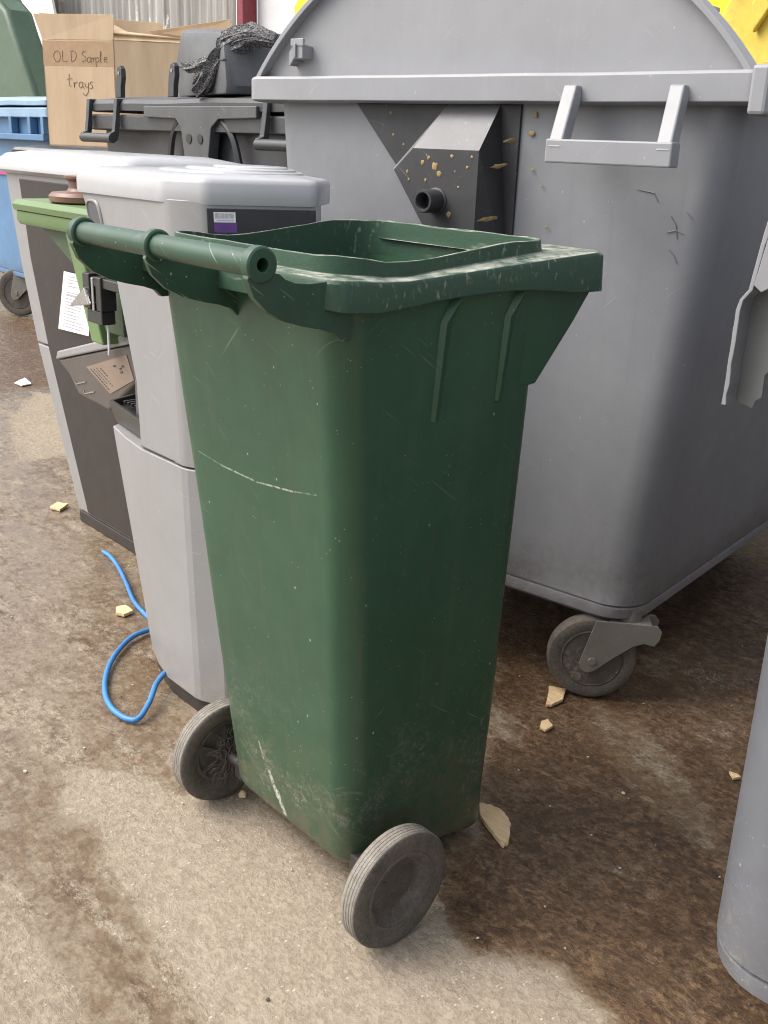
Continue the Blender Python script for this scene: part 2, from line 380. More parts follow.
xs = axis_coords(-3.2, 1.0, .0125, 60); ys = axis_coords(-.75, 1.9, .0125, 60)
GX, GY = np.meshgrid(xs, ys, indexing='ij')
val = np.full(GX.shape, .42)
for k, v, f in FIELD:
    d = sdf(GX, GY, POLY[k]); t = np.clip(.5-d/(2*f), 0, 1); t = t*t*(3-2*t); val = val*(1-t)+v*t
GZ = np.zeros(GX.shape)
near = (GX > -3.4) & (GX < 1.2) & (GY > -.9) & (GY < 2.1)
for i, j in zip(*np.nonzero(near)):
    x, y = GX[i, j], GY[i, j]
    u = .7*x+.7*y; q = -.7*x+.7*y           # faint tamped grooves running away from the camera's left
    h = .0035*mnoise.noise((x*3, y*3, 0)) + .0012*mnoise.noise((x*22, y*22, 3)) + .0011*mnoise.noise((u*9, q*45, 7))
    GZ[i, j] = h
GZ -= .003
nx, ny = GX.shape
gv = np.stack([GX, GY, GZ], -1).reshape(-1, 3)
idx = np.arange(nx*ny).reshape(nx, ny)
gf = np.stack([idx[:-1, :-1], idx[1:, :-1], idx[1:, 1:], idx[:-1, 1:]], -1).reshape(-1, 4)
me = bpy.data.meshes.new('ground'); me.from_pydata(gv.tolist(), [], gf.tolist())
at = me.attributes.new('damp', 'FLOAT', 'POINT'); at.data.foreach_set('value', val.reshape(-1).astype(np.float32))
me.polygons.foreach_set('use_smooth', [True]*len(me.polygons))
def ground_mat():
    s = NT('damp_concrete')
    a = s.n('ShaderNodeAttribute', attribute_name='damp').outputs['Fac']
    n1 = s.ramp(s.noise(7, 9, .72), .34, .66); n2 = s.ramp(s.noise(34, 9, .76), .34, .66); n3 = s.ramp(s.noise(130, 6, .8), .34, .66)
    drag = s.ramp(s.noise(1, 7, .78, co=s.mapc((9, 36, 20), (0, 0, R(19)))), .34, .66)
    pe = s.math('ADD', s.math('MULTIPLY', s.math('SUBTRACT', n1, .5), .30), s.math('MULTIPLY', s.math('SUBTRACT', n2, .5), .46))
    pe = s.math('ADD', pe, s.math('MULTIPLY', s.math('SUBTRACT', drag, .5), .26))
    pf = s.math('MULTIPLY', s.math('SUBTRACT', n3, .5), .22)
    amp = s.math('ADD', s.math('MULTIPLY', s.ramp(a, .05, .35), .7), .3)
    v0 = s.math('ADD', a, s.math('MULTIPLY', pe, amp))
    # the edge of the wet film is crisp
    v = s.math('ADD', s.math('MULTIPLY', v0, .76), s.math('MULTIPLY', s.ramp(v0, .48, .535), .20))
    v = s.math('ADD', v, s.math('MULTIPLY', pf, amp))
    cr = s.n('ShaderNodeValToRGB', {0: v}); e = cr.color_ramp
    e.elements[0].position = .02; e.elements[0].color = (.305, .258, .200, 1)
    e.elements[1].position = 1.0; e.elements[1].color = (.055, .031, .016, 1)
    for p, c in ((.22, (.262, .216, .160)), (.40, (.205, .158, .110)), (.58, (.165, .118, .079)), (.76, (.098, .057, .029))):
        q = e.elements.new(p); q.color = (*c, 1)
    c = cr.outputs[0]
    fk = s.ramp(s.noise(48, 7, .72, co=s.mapc((1, 1.25, 1), (0, 0, R(19)), (4, 4, 0))), .50, .53)
    fk = s.math('MULTIPLY', fk, s.math('MULTIPLY', s.ramp(v, .60, .70), s.ramp(s.noise(11, 5, .7, co=s.mapc((1, 1.8, 1), (0, 0, R(19)), (1, 6, 0))), .42, .56)))
    c = s.mix(s.math('MULTIPLY', fk, .55), c, (.225, .145, .080))
    # crisp mottling of paste and aggregate, pale flakes, dark pits
    mf = s.ramp(s.noise(115, 4, .62), .45, .55)
    mm = s.ramp(s.noise(42, 5, .66, co=s.mapc((1, 1.25, 1), (0, 0, R(19)), (5, 2, 0))), .44, .56)
    mg = s.ramp(s.noise(260, 3, .7), .40, .60)
    mt = s.math('ADD', s.math('ADD', s.math('MULTIPLY', mf, .42), s.math('MULTIPLY', mm, .33)), s.math('MULTIPLY', mg, .25))
    k_ = s.math('ADD', s.math('MULTIPLY', s.ramp(v, .1, .6), .38), .36)
    c = s.n('ShaderNodeMixRGB', {0: k_, 1: c, 2: s.mix(mt, (.22, .20, .18), (.80, .79, .77))}, blend_type='OVERLAY').outputs[0]
    fl = s.ramp(s.voro(120, co=s.mapc((1, .5, 1), (0, 0, .6))), .20, .12)
    fl = s.math('MULTIPLY', s.math('MULTIPLY', fl, s.ramp(s.noise(40, 5, .75), .50, .56)), s.ramp(v, .75, .5))
    c = s.mix(s.math('MULTIPLY', fl, s.math('SUBTRACT', .85, s.math('MULTIPLY', v, .62), clamp=True)), c, (.58, .52, .43))
    dk = s.math('MULTIPLY', s.ramp(s.voro(38, co=s.mapc(loc=(3, 1, 0))), .08, .04), s.ramp(s.noise(8, 3, .6, co=s.mapc(loc=(9, 0, 0))), .50, .58))
    c = s.mix(dk, c, (.05, .04, .03))
    rg = s.n('ShaderNodeValToRGB', {0: v}); e = rg.color_ramp
    e.elements[0].position = .15; e.elements[0].color = (.85,)*3+(1,); e.elements[1].position = 1; e.elements[1].color = (.48,)*3+(1,)
    q = e.elements.new(.30); q.color = (.30,)*3+(1,); q = e.elements.new(.55); q.color = (.20,)*3+(1,); q = e.elements.new(.68); q.color = (.42,)*3+(1,)
    rough = s.math('ADD', rg.outputs[0], s.math('MULTIPLY', s.math('SUBTRACT', n2, .5), .22), clamp=True)
    h = s.math('ADD', s.math('MULTIPLY', mm, .34), s.math('MULTIPLY', mf, .22))
    h = s.math('ADD', h, s.math('MULTIPLY', drag, .22)); h = s.math('ADD', h, s.math('MULTIPLY', mg, .05))
    film = s.math('MULTIPLY', s.math('MULTIPLY', s.ramp(a, .26, .35), s.ramp(a, .70, .56)), s.ramp(s.noise(4.5, 5, .7, co=s.mapc((.6, 3.2, 1), (0, 0, R(14)), (8, 1, 0))), .42, .50))
    rough = s.math('SUBTRACT', rough, s.math('MULTIPLY', film, .20), clamp=True)
    rough = s.math('MAXIMUM', rough, .10)
    c = s.mix(s.math('MULTIPLY', film, .45), c, (.165, .118, .072))
    bm_ = s.n('ShaderNodeBump', {'Height': h, 'Strength': s.math('SUBTRACT', .52, s.math('MULTIPLY', film, .32)), 'Distance': .0042}).outputs[0]
    return s.out(c, rough, bm_, spec=.5)
me.materials.append(ground_mat())
ground = bpy.data.objects.new('ground', me); COL.objects.link(ground); tag(ground, kind='structure')

# ------------------------------------------------------------------ wheelie bin
def wheelie_bin():
    t = root('wheelie_bin', 'dark green two wheeled bin without a lid, standing on damp concrete in the middle', 'wheelie bin')
    # body: outer and inner skin
    def zb(y): return max(.004, .086-.20*(y-.076))
    K = 26; rings = []
    def ring(f, off=0.0, zoff=0.0):
        f2 = f
        hx = lerp(.162, .220, f2)-off; y0 = interp(f, [(0, .074), (.5, .030), (1, -.014)])+off; y1 = lerp(.402, .380, f)-off
        r = lerp(.042, .045, f)
        out = []
        for (x, y) in rrect(-hx, hx, y0, y1, r, 8, 8):
            z = lerp(zb(y), .992, f)+zoff*(1-f)
            wob = .0022*mnoise.noise((x*5, y*5, z*4))
            out.append((x*(1+wob*4), y+wob, z))
        return out
    low = []
    for i, (dz, dx) in enumerate(((0, .012), (.004, .005), (.010, .001))):
        r = ring(0, dx); low.append([(x, y, z+dz) for x, y, z in r])
    rings = low+[ring(lerp(.02, 1, k/K)) for k in range(K+1)]
    mb = MB().loft(rings, True, False)
    inner = [ring(1-k/K*.97, .0055, .012) for k in range(K+1)]
    mb.loft(inner, False, True)
    body = mb.build('body', 'green', t, 50)
    MB().box(-.12, .12, .30, .385, 0, .036).build('front_foot', 'green', t, 0, .008)
    # rim
    N, NS = 8, 10
    def ledge(y): return interp(y, [(-.05, 1.018), (.03, 1.011), (.09, 1.010), (.16, 1.014), (.30, 1.022), (.47, 1.031)])
    def lip(y): return interp(y, [(-.03, 1.038), (.02, 1.030), (.10, 1.028), (.2, 1.033), (.3, 1.040), (.4, 1.047)])
    def skirt(y): return interp(y, [(-.06, .983), (.03, .973), (.13, .982), (.2, .986), (.30, .987), (.38, .979), (.43, .975), (.48, .974)])
    pin = rrect(-.194, .194, -.006, .392, .055, N, NS); pout = rrect(-.234, .234, -.040, .490, .030, N, NS)
    pbd = rrect(-.217, .217, -.012, .384, .046, N, NS)
    prof = [('in', -.00, 'i0'), ('in', 0, 'lip'), ('in', .10, 'lip'), ('in', .13, 'ledge'), ('in', .93, 'ledge'), ('in', 1.0, 'le2'), ('in', 1.03, 'sk'), ('in', .93, 'sk'), ('in', .90, 'und'), ('bd', 0, 'und')]
    rings = []
    for which, wgt, zk in prof:
        rg = []
        for a, b, c in zip(pin, pout, pbd):
            x = lerp(a[0], b[0], wgt); y = lerp(a[1], b[1], wgt)
            if which == 'bd': x, y = c
            nz = .0014*mnoise.noise((x*30, y*30, 1))
            yy = b[1]
            lz = max(lip(yy)+nz+(.002*mnoise.noise((x*90, y*90, 2)) if y > .36 else 0), ledge(b[1])+.004)
            z = {'i0': .955, 'lip': lz, 'ledge': ledge(b[1]), 'le2': ledge(b[1])-.005, 'sk': skirt(b[1])+nz, 'und': ledge(b[1])-.012}[zk]
            rg.append((x, y, z))
        rings.append(rg)
    MB().loft(rings, False, False).build('rim', 'ledge', t, 35, .0015, 2)
    # front lip gussets
    for sx in (-1, 1):
        def gx(z): return lerp(.162, .220, (z-.03)/.96)
        rg = []
        for z, yf in ((.838, .360), (.845, .372), (.87, .392), (.93, .440), (.984, .478)):
            xo = gx(z)+(.001 if z > .84 else -.012); rg.append([(sx*(xo-.008), .312, z), (sx*(xo-.001), .335, z), (sx*xo, yf-.006, z), (sx*(xo-.004), yf, z), (sx*(xo-.012), yf, z), (sx*(xo-.05), .34, z)])
        MB().loft(rg).build('gusset', 'green', t, 30, .001)
    MB().prism([(.380, .85), (.389, .85), (.464, .978), (.380, .985)], lambda u, v, w: (w, u, v), -.01, .01).build('gusset', 'green', t, 0, .001)
    # side ribs under the rim
    for sx in (-1, 1):
        for ya, zlo in ((.158, .815), (.283, .828)):
            mb = MB()
            def xs_(z): return lerp(.162, .220, (z-.03)/.96)+.0005
            a = [(sx*(xs_(zlo)-.001), ya-.002, zlo), (sx*(xs_(zlo)+.0035), ya+.004, zlo), (sx*(xs_(zlo)-.001), ya+.016, zlo)]
            b = [(sx*(xs_(.95)-.001), ya-.002, .95), (sx*(xs_(.95)+.0075), ya+.004, .95), (sx*(xs_(.95)-.001), ya+.022, .95)]
            c = [(sx*(xs_(.985)-.001), ya+.018, .985), (sx*(xs_(.985)+.012), ya+.024, .985), (sx*(xs_(.985)-.001), ya+.042, .985)]
            mb.loft([a, b, c]).build('rib', 'green', t, 30, .0012)
    # handle bar with three brackets
    hb = MB().lathe([(.0078, -.204), (.0148, -.204), (.0148, .209), (.0078, .209)], (0, -.127, 1.037), (1, 0, 0), 32, close=True)
    handle = hb.build('handle', 'green_rim', t, 40)
    web = [(-.1425, 1.030), (-.1455, 1.022), (-.137, 1.002), (-.118, .984), (-.094, .972), (-.066, .964), (-.038, .958), (-.020, .952), (-.010, .942), (.004, .942), (.004, 1.014), (-.035, 1.014), (-.060, 1.013), (-.080, 1.015), (-.094, 1.020), (-.102, 1.026), (-.110, 1.0275), (-.118, 1.0225), (-.133, 1.0235)]
    for xa, xb in ((-.215, -.198), (-.013, .001), (.205, .222)):
        mb = MB().prism(web, lambda u, v, w: (w, u, v), xa+.003, xb-.003)
        hole = .0075 if xa != -.013 else .004
        seg = 40
        mb.lathe([(hole, 0), (.018, 0), (.0205, .002), (.0205, xb-xa-.002), (.018, xb-xa), (hole, xb-xa)], (xa, -.127, 1.037), (1, 0, 0), seg, close=True)
        mb.build('handle_bracket', 'green_rim', t, 35, .0012)
    # axle, wheels
    ax = MB().lathe([(.0095, -.235), (.0095, .235)], (0, .103, .097), (1, 0, 0), 20).build('axle', 'axle', t)
    for sx in (-1, 1):
        MB().box(min(sx*.150, sx*.172), max(sx*.150, sx*.172), .086, .122, .080, .112).build('axle_mount', 'tapblack', t, 0, .003)
    for sx in (-1, 1):
        w = [(.060, .2325), (.066, .229), (.078, .2225), (.088, .2220), (.0945, .2235), (.0968, .2265)]
        tr = []
        for k in range(4):
            h = .2285+k*.0058
            tr += [(.0970, h), (.0970, h+.0036), (.0962, h+.0041), (.0962, h+.0049)]
        tr += [(.0970, .2520), (.0958, .2542)]
        w2 = [(.0925, .2560), (.085, .2572), (.072, .2568), (.0665, .2555), (.0645, .2570), (.0605, .2565)]
        prof = w+tr+w2+[(.0585, .252), (.058, .240)]
        mi = []
        mb = MB(); mb.lathe([(r, h*sx) for r, h in prof], (0, .103, .097), (1, 0, 0), 72, close=True)
        nseg = len(prof); k0 = len(w)-1; k1 = len(w)+len(tr)-1
        mb.mi = [1 if k0 <= (f // 72) < k1 else 0 for f in range(nseg*72)]
        ty = mb.build('wheel', ['rubber', 'tread'], t, 40)
        hp = [(.0, .2350), (.014, .2352), (.024, .2356), (.043, .2360), (.047, .2395), (.0565, .2530), (.0600, .2545),
              (.0600, .2310), (.054, .2310), (.050, .2360), (.022, .2360), (.019, .2240), (.0, .2240)]
        pass
        mb = MB().lathe([(max(r, .0004), h*sx) for r, h in hp], (0, .103, .097), (1, 0, 0), 60)
        mb.mi = [1 if (f // 60) in (4, 5, 6) and f < 60*(len(hp)-1) else 0 for f in range(len(mb.f))]  # lip segments in lighter dusty rubber, painting a highlight on the rim
        mb.build('wheel_hub', ['hub', 'rubber'], ty, 35)
        sp = MB()
        for k in range(6):
            a = k*math.pi/3
            mt = Matrix.Translation((0, .103, .097)) @ Matrix.Rotation(a, 4, 'X')
            x0, x1 = sorted((sx*.2262, sx*.2365)); sp.box(x0, x1, -.002, .002, .017, .055, mt)
        sp.build('spokes', 'hub', ty, 0, .0006)
    # cobweb and fluff caught in the inner side of the left wheel
    cw = MB(); rnd = random.Random(3)
    for k in range(44):
        a = rnd.uniform(0, 6.28); p = Vector((-.205-rnd.random()*.012, .103, .097)); d = Vector((0, math.cos(a), math.sin(a)))
        pts = [p+d*(.01+.045*q/5)+Vector((rnd.uniform(-.004, .004), rnd.uniform(-.007, .007), rnd.uniform(-.007, .007))) for q in range(6)]
        cw.tube(pts, [.0009, .0008, .0006, .0011, .0005, .0004], 5)
    cw.build('fluff', 'grime', t, 0)
    return t
wheelie_bin()

# ------------------------------------------------------------------ big four wheeled containers
SCL = [1.0]
def caster(t, x, y, ang, scale=SCL[0], mats=('rubber', 'hub', 'galv')):
    """caster under a container, wheel facing direction ang (radians, in container frame)"""
    scale = SCL[0]; base = Matrix.Translation((x, y, 0)) @ Matrix.Rotation(ang, 4, 'Z') @ Matrix.Scale(scale, 4)   # local +x = horizontal along the wheel, -y = outer face
    def lf(v): return base @ Vector(v)
    mb = MB(); prof = [(.070, .020), (.086, .0235), (.095, .020), (.0992, .012), (.100, 0), (.0992, -.012), (.095, -.020), (.086, -.0235), (.070, -.020)]
    mb.lathe(prof, (0, 0, .1), (0, 1, 0), 56, close=True)
    wh = mb.build('caster_wheel', mats[0], t, 40, xf=base)
    mb = MB(); mb.lathe([(.071, -.019), (.066, -.021), (.060, -.006), (.026, -.006), (.022, -.022), (.0005, -.022), (.0005, .022), (.022, .022), (.026, .013), (.060, .013), (.066, .021), (.071, .019)], (0, 0, .1), (0, 1, 0), 48)
    for k in range(6):
        mt = Matrix.Translation((0, 0, .1)) @ Matrix.Rotation(k*math.pi/3+.2, 4, 'Y')
        mb.hexa([(mt @ Vector((x, -.0175, z))) for x, z in ((-.002, .02), (.002, .02), (.010, .064), (-.010, .064))], [(mt @ Vector((x, .0175, z))) for x, z in ((-.002, .02), (.002, .02), (.010, .064), (-.010, .064))])
    mb.build('wheel_hub', mats[1], wh, 35, xf=base)
    poly = [(.0, .200), (.132, .200), (.143, .186), (.140, .166), (.130, .150), (.106, .154), (.083, .143), (.046, .112), (.006, .075), (-.010, .070), (-.022, .076), (-.028, .092), (-.020, .125)]
    for yy in (-.031, .0275):
        MB().prism(poly, lambda u, v, w_: (u, w_, v), yy, yy+.0035).build('caster_fork', mats[2], wh, 0, .0012, xf=base)
    mb = MB(); mb.box(.03, .12, -.0272, .0272, .188, .1995); mb.lathe([(.024, 0), (.024, .032)], (.075, 0, .196), (0, 0, 1), 24)
    MB().lathe([(.010, -.0345), (.010, .0345)], (0, 0, .1), (0, 1, 0), 6).build('axle_bolt', mats[2], wh, 30, .001, xf=base)
    mb.build('caster_plate', mats[2], wh, 30, .0012, xf=base)

def container(t, w, d, body, light, top_w=.07, rim_w=.05, lid='dome', z0=.222, z1=1.262, casters=None, slant_front=0.0, band=True, cut=None, wheels=True):
    hw0 = w/2; hw1 = w/2+top_w
    K = 16; rings = []
    for k in range(K+1):
        f = k/K; z = lerp(z0+.045, z1, f); hw = lerp(hw0, hw1, f)
        r = lerp(.085, .05, f)
        pts = rrect(-hw, hw, -slant_front*f, d-.06+.04*f, r, 8, 8)
        rings.append([(x, y+.004*mnoise.noise((x*2, y*2, z*2+w)), z) for x, y in pts])
    a = lambda off, z, r=.09: [(x, y, z) for x, y in rrect(-hw0+off, hw0-off, off, d-.06-off, r, 8, 8)]
    foot = [a(.030, z0), a(.012, z0+.003), a(.002, z0+.012), a(.000, z0+.034), a(.001, z0+.0375), a(.005, z0+.039), a(.005, z0+.0415), a(.001, z0+.043, .085)]
    MB().loft(foot+rings, True, True).build('body', body, t, 28)
    hw = hw1+rim_w; y0, y1 = -slant_front-.045, d+.02
    if band:
        pr = [(.055, 0, .0), (.012, 0, .0), (0, 0, .004), (0, 0, .050), (.005, 0, .056), (.07, 0, .056)]
        rg = []
        for off, _, dz in pr:
            pts = rrect(-hw+off, hw-off, y0+off, y1-off, .03, 5, 8)
            rg.append([(x, y, z1-.008+dz+.0018*mnoise.noise((x*6, y*6, dz))) for x, y in pts])
        MB().loft(rg, False, False).build('rim', light, t, 30, .002)
    zt = z1+.048
    if lid == 'dome':
        k_ = .475; ah = hw-.026; rad = math.hypot(ah, k_); n = 40
        a0 = math.atan2(k_, ah)
        arc = [(rad*math.cos(a0+(math.pi-2*a0)*i/n), zt-k_+rad*math.sin(a0+(math.pi-2*a0)*i/n)) for i in range(n+1)]
        sh = [((rad-.012)/rad*x, zt-k_+(z-(zt-k_))*(rad-.012)/rad) for x, z in arc]
        mb = MB()
        rimd = [((rad-.030)/rad*x, zt-k_+(z-(zt-k_))*(rad-.030)/rad) for x, z in arc]
        mb.loft([[(x, y0+.006, z) for x, z in arc+sh[::-1]], [(x, y0+.05, z) for x, z in arc+sh[::-1]]])
        half = arc[n//2+2:]; hs_ = sh[n//2+2:]          # the roll top is pushed open to the left
        mb.loft([[(x*.985, y0+.05, z-.004) for x, z in half+hs_[::-1]], [(x*.985, y1-.006, z-.004) for x, z in half+hs_[::-1]]])
        ld = mb.build('lid', light, t, 30, .002)
        MB().prism([(x, z) for x, z in sh], lambda u, v, w_: (u, w_, max(v, zt-.01)), y0+.030, y0+.036).build('lid_end', light, ld, 0)
    elif lid == 'flat':
        rg = []
        for off, dz in ((.02, 0), (.0, .004), (.0, .028), (.012, .042), (.10, .055)):
            pts = rrect(-hw+off-.004, hw+.004-off, y0+off-.004, y1-off, .03, 5, 8)
            rg.append([(x, y, zt+.010+dz+.004*mnoise.noise((x*3, y*3, dz))) for x, y in pts])
        MB().loft(rg, True, True).build('lid', light, t, 30)
    if wheels:
        for x, y, ang in (casters or ((-w/2+.1, .12, .3), (w/2-.1, .12, .3), (-w/2+.1, d-.2, .3), (w/2-.1, d-.2, .3))):
            caster(t, x, y, ang)

# the big grey container with the domed lid. Local frame: origin under the middle of the near end
TH = R(9.0); E = Vector((math.cos(TH), math.sin(TH), 0)); NN = Vector((math.sin(TH), -math.cos(TH), 0))
BC = Vector((.045, .95, 0)); GO = BC+E*(-.49)
t = root('waste_container', 'large grey container with domed top and charcoal lifting plate, behind the dark green bin', 'waste container', GO, TH)
# caster seen in front: contact point (-.029, .965)
rel = Vector((-.029, .965, 0))-GO; cx_, cy_ = rel.dot(E), rel.dot(-NN)
ang_world = math.atan2(1.75, 1.18)*-1 + math.pi/2      # outer face looks towards -y rotated
container(t, 1.0, 1.37, 'grey', 'grey_light', .078, .052, 'dome',
          z0=.198,
          casters=((cx_-.012, cy_-.004, R(40)-TH), (-.40, .10, R(15)), (-.38, 1.15, R(20)), (.28, 1.10, R(80))))
# grab handle (local x = s + .49)
mb = MB()
def hbox(a, b, wid, mbx):   # flat bar between two points in the y-z plane, centred at x
    pass
xL, xR = .268, .520
MB().box(xL, xR, -.135, -.100, 1.147, 1.189).build('grab_handle', 'grey_light', t, 0, .003)
for xb, xt in ((.287, .268), (.503, .482)):
    a = [(xb-.014, -.137, 1.175), (xb+.014, -.137, 1.175), (xb+.014, -.103, 1.175), (xb-.014, -.103, 1.175)]
    c = [(xt-.014, -.062, 1.286), (xt+.014, -.062, 1.286), (xt+.014, -.03, 1.286), (xt-.014, -.03, 1.286)]
    MB().loft([a, c]).build('handle_arm', 'grey_light', t, 0, .003)
# corner casting at the rim's right end
MB().box(.608, .64, -.052, .06, 1.238, 1.318).build('corner_cap', 'grey_light', t, 0, .006)
# moulded clip on the lid end
mb = MB()
for k in range(5):
    mb.box(-.492+k*.0075, -.487+k*.0075, -.040-.004*k, -.008, 1.332+.004*k, 1.362+.004*k)
mb.box(-.476, -.436, -.052, -.046, 1.372, 1.388, Matrix.Identity(4)); mb.box(-.468, -.440, -.050, -.01, 1.346, 1.374)
mb.build('lid_clip', 'grey_light', t, 0, .0015)
# lifting plate
def S(s_): return s_+.49
F = -.085; tz = 1.2535
fr = [(S(-.622), 1.118), (S(-.572), 1.163), (S(-.404), 1.163), (S(-.404), .90), (S(-.455), .90)]
lp = MB()
back_poly = [(S(-.80), tz), (S(-.362), tz), (S(-.362), .90), (S(-.50), .90), (S(-.561), 1.00)]
lp.prism(back_poly, lambda u, v, w_: (u, w_, v), -.006, .02)
lp.build('lifting_plate', 'black_plate', t, 0, .001)
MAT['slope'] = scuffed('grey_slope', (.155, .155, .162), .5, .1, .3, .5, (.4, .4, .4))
blk = MB()
A = [(u, F, v) for u, v in fr]
B = [(S(-.687), -.006, 1.119), (S(-.544), -.006, tz), (S(-.411), -.006, tz), (S(-.365), -.006, .90), (S(-.50), -.006, .90)]
# faces: front, top slope (pale), left slope, right slope, bottom
vsx = A+B
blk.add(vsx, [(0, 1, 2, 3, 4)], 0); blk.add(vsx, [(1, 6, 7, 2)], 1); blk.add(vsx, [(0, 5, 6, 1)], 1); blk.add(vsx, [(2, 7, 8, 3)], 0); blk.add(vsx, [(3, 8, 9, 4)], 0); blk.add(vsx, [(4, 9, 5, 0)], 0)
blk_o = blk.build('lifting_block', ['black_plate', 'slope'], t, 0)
MB().lathe([(.026, .02), (.027, -.002), (.0235, -.004), (.0235, -.045), (.022, -.048), (.018, -.048), (.016, -.045), (.016, -.012), (.0005, -.010)], (S(-.505), F, 1.060), (0, 1, 0), 40).build('lifting_trunnion', 'black_plate', blk_o, 35)
# dried splashes
rnd = random.Random(11); sp = MB()
def blob(cx, cz, r, y, st=1.0, tilt=0.0):
    n = 12; ring = []
    for i in range(n):
        a = 2*math.pi*i/n; rr = r*(1+.25*rnd.uniform(-1, 1)); x, z = rr*math.cos(a)*st, rr*math.sin(a)
        ring.append((cx+x*math.cos(tilt)-z*math.sin(tilt), y, cz+x*math.sin(tilt)+z*math.cos(tilt)))
    MB().loft([ring, [(lerp(cx, p[0], .55), y-.0008, lerp(cz, p[2], .55)) for p in ring]], False, True).build('dried_splash', 'splat', t, 0)
for (cx, cz, r, st) in ((-.545, 1.135, .005, 1), (-.512, 1.128, .009, .8), (-.500, 1.115, .006, 1.1), (-.53, 1.145, .004, 1), (-.47, 1.150, .004, 1), (-.585, 1.115, .004, 1), (-.58, 1.10, .003, 1),
                        (-.535, 1.10, .004, .8), (-.47, 1.035, .006, 1), (-.43, 1.13, .003, 1), (-.55, 1.06, .003, 1), (-.45, 1.09, .003, 1), (-.42, 1.15, .003, 1), (-.43, 1.00, .004, 1)):
    blob(S(cx), cz, r, F-.0005, st)
for (cx, cz, r, st) in ((-.70, 1.235, .003, 1), (-.69, 1.19, .003, 1), (-.72, 1.21, .002, 1), (-.66, 1.17, .003, 1)): blob(S(cx), cz, r, -.0065, st)
for (cx, cz, r, st) in ((-.33, 1.235, .006, 1), (-.335, 1.20, .006, 1.2), (-.325, 1.13, .004, 1), (-.30, 1.10, .003, 1), (-.25, .98, .004, 1), (-.27, .80, .004, 1.4), (-.26, .78, .003, 1), (-.28, 1.02, .003, 1)):
    blob(S(cx), cz, r*.9, -.0045, st)
# smears on the right slope
for f_, cz, r, st in ((.55, 1.135, .0045, 4.2), (.35, 1.03, .0045, 5.0), (.8, 1.185, .004, 3.5)):
    x = lerp(S(-.404), S(-.365), f_); y = lerp(F, -.006, f_)
    n = 12; d_ = Vector((.039, .079, 0)).normalized(); nrm = Vector((.079, -.039, 0)).normalized(); ring = []
    for i in range(n):
        a = 2*math.pi*i/n; rr = r*(1+.3*rnd.uniform(-1, 1)); p = Vector((x, y, cz))+d_*(rr*st*math.cos(a))+Vector((0, 0, rr*math.sin(a)+rr*.5*math.cos(a)*st*.3))+nrm*.0008
        ring.append(p)
    c = Vector((x, y, cz)); MB().loft([ring, [c.lerp(p, .5)+nrm*.0014 for p in ring]], False, True).build('dried_splash', 'splat', t, 0)
# scratches with raised burrs on the end wall, near the corner
sc_ = MB()
for pts in ([(.40, 1.105), (.435, 1.10), (.445, 1.085)], [(.475, 1.06), (.487, 1.045), (.492, 1.02)], [(.47, 1.03), (.488, 1.035), (.505, 1.03)], [(.478, 1.00), (.49, .99), (.498, .975)], [(.505, 1.07), (.518, 1.058)], [(-.28, .0, .0)][:0],
            [(.20, .955), (.235, .953), (.262, .951), (.27, .957)]):
    if len(pts) < 2: continue
    sc_.tube([(x, -.0015, z) for x, z in pts], .0010, 5)
for pts in ([(.15, 1.215), (.25, 1.212), (.36, 1.210)],):
    sc_.tube([(x, .0022, z) for x, z in pts], .0007, 5)
tag(sc_.build('scratches', 'slope', t, 0), kind='stuff')

# the grey container at the right edge of the view
RO = Vector((.676, .214, 0))+E*(.51)
t = root('waste_container', 'blue grey container cut off at the right edge, with a broken flange', 'waste container', RO, TH)
container(t, 1.02, 1.30, 'grey_dark', 'grey_light', .0, .0, 'dome', band=False, z0=.185, z1=1.24,
          casters=((-.30, .30, R(10)), (.36, .2, R(25)), (-.30, 1.1, R(5)), (.36, 1.1, R(30))))
t2 = root('waste_container', 'added unseen grey container that shades the gap between the two big grey ones', 'waste container', (.85, 2.62, 0), TH)  # added out of view to darken the big grey container's right side
container(t2, 1.5, .9, 'grey_dark', 'grey_light', .0, .0, 'dome', band=False, z0=.2, z1=1.24)
# broken channel of its rim, hanging down beside the body
q = lambda a: (Vector(a)-RO)
def rl(p):
    v = Vector(p)-RO; return Vector((v.dot(E), v.dot(-NN), p[2]))
FR = MB()
P = lambda px_, z: (px_, z)
# built in its own plane: along E sideways, z up; depth about 6 cm
o_ = rl((.455, .483, .849))
def fp(u, z, dpt): return (o_.x+u, o_.y+dpt, z)
left = [(.012, 1.15), (.006, 1.08), (-.004, 1.01), (-.010, .985), (-.008, .97), (-.016, .95), (-.013, .925), (-.020, .90), (-.017, .875), (-.022, .849)]
u_of = lambda z: interp(z, [(.84, -.006), (.93, -.006), (.985, -.006), (1.0, .006), (1.07, .014), (1.2, .034)])
FRout = []
for k in range(25):
    z = 1.19-(1.19-.846)*k/24
    u = u_of(z)-.005*abs(mnoise.noise((0, z*50, 0)))*(1 if z < 1.0 else 0)
    FRout.append((u, z))
outer = FRout+[(.010, .842), (.023, .838), (.026, .850), (.034, .856), (.033, .888), (.050, .905), (.075, .912), (u_of(1.0)+.16, .93), (u_of(1.0)+.16, 1.19)]
MB().prism(outer, fp and (lambda u, v, w_: fp(u, v, w_)), .040, .045).build('broken_flange', 'flange', t, 0, .001)
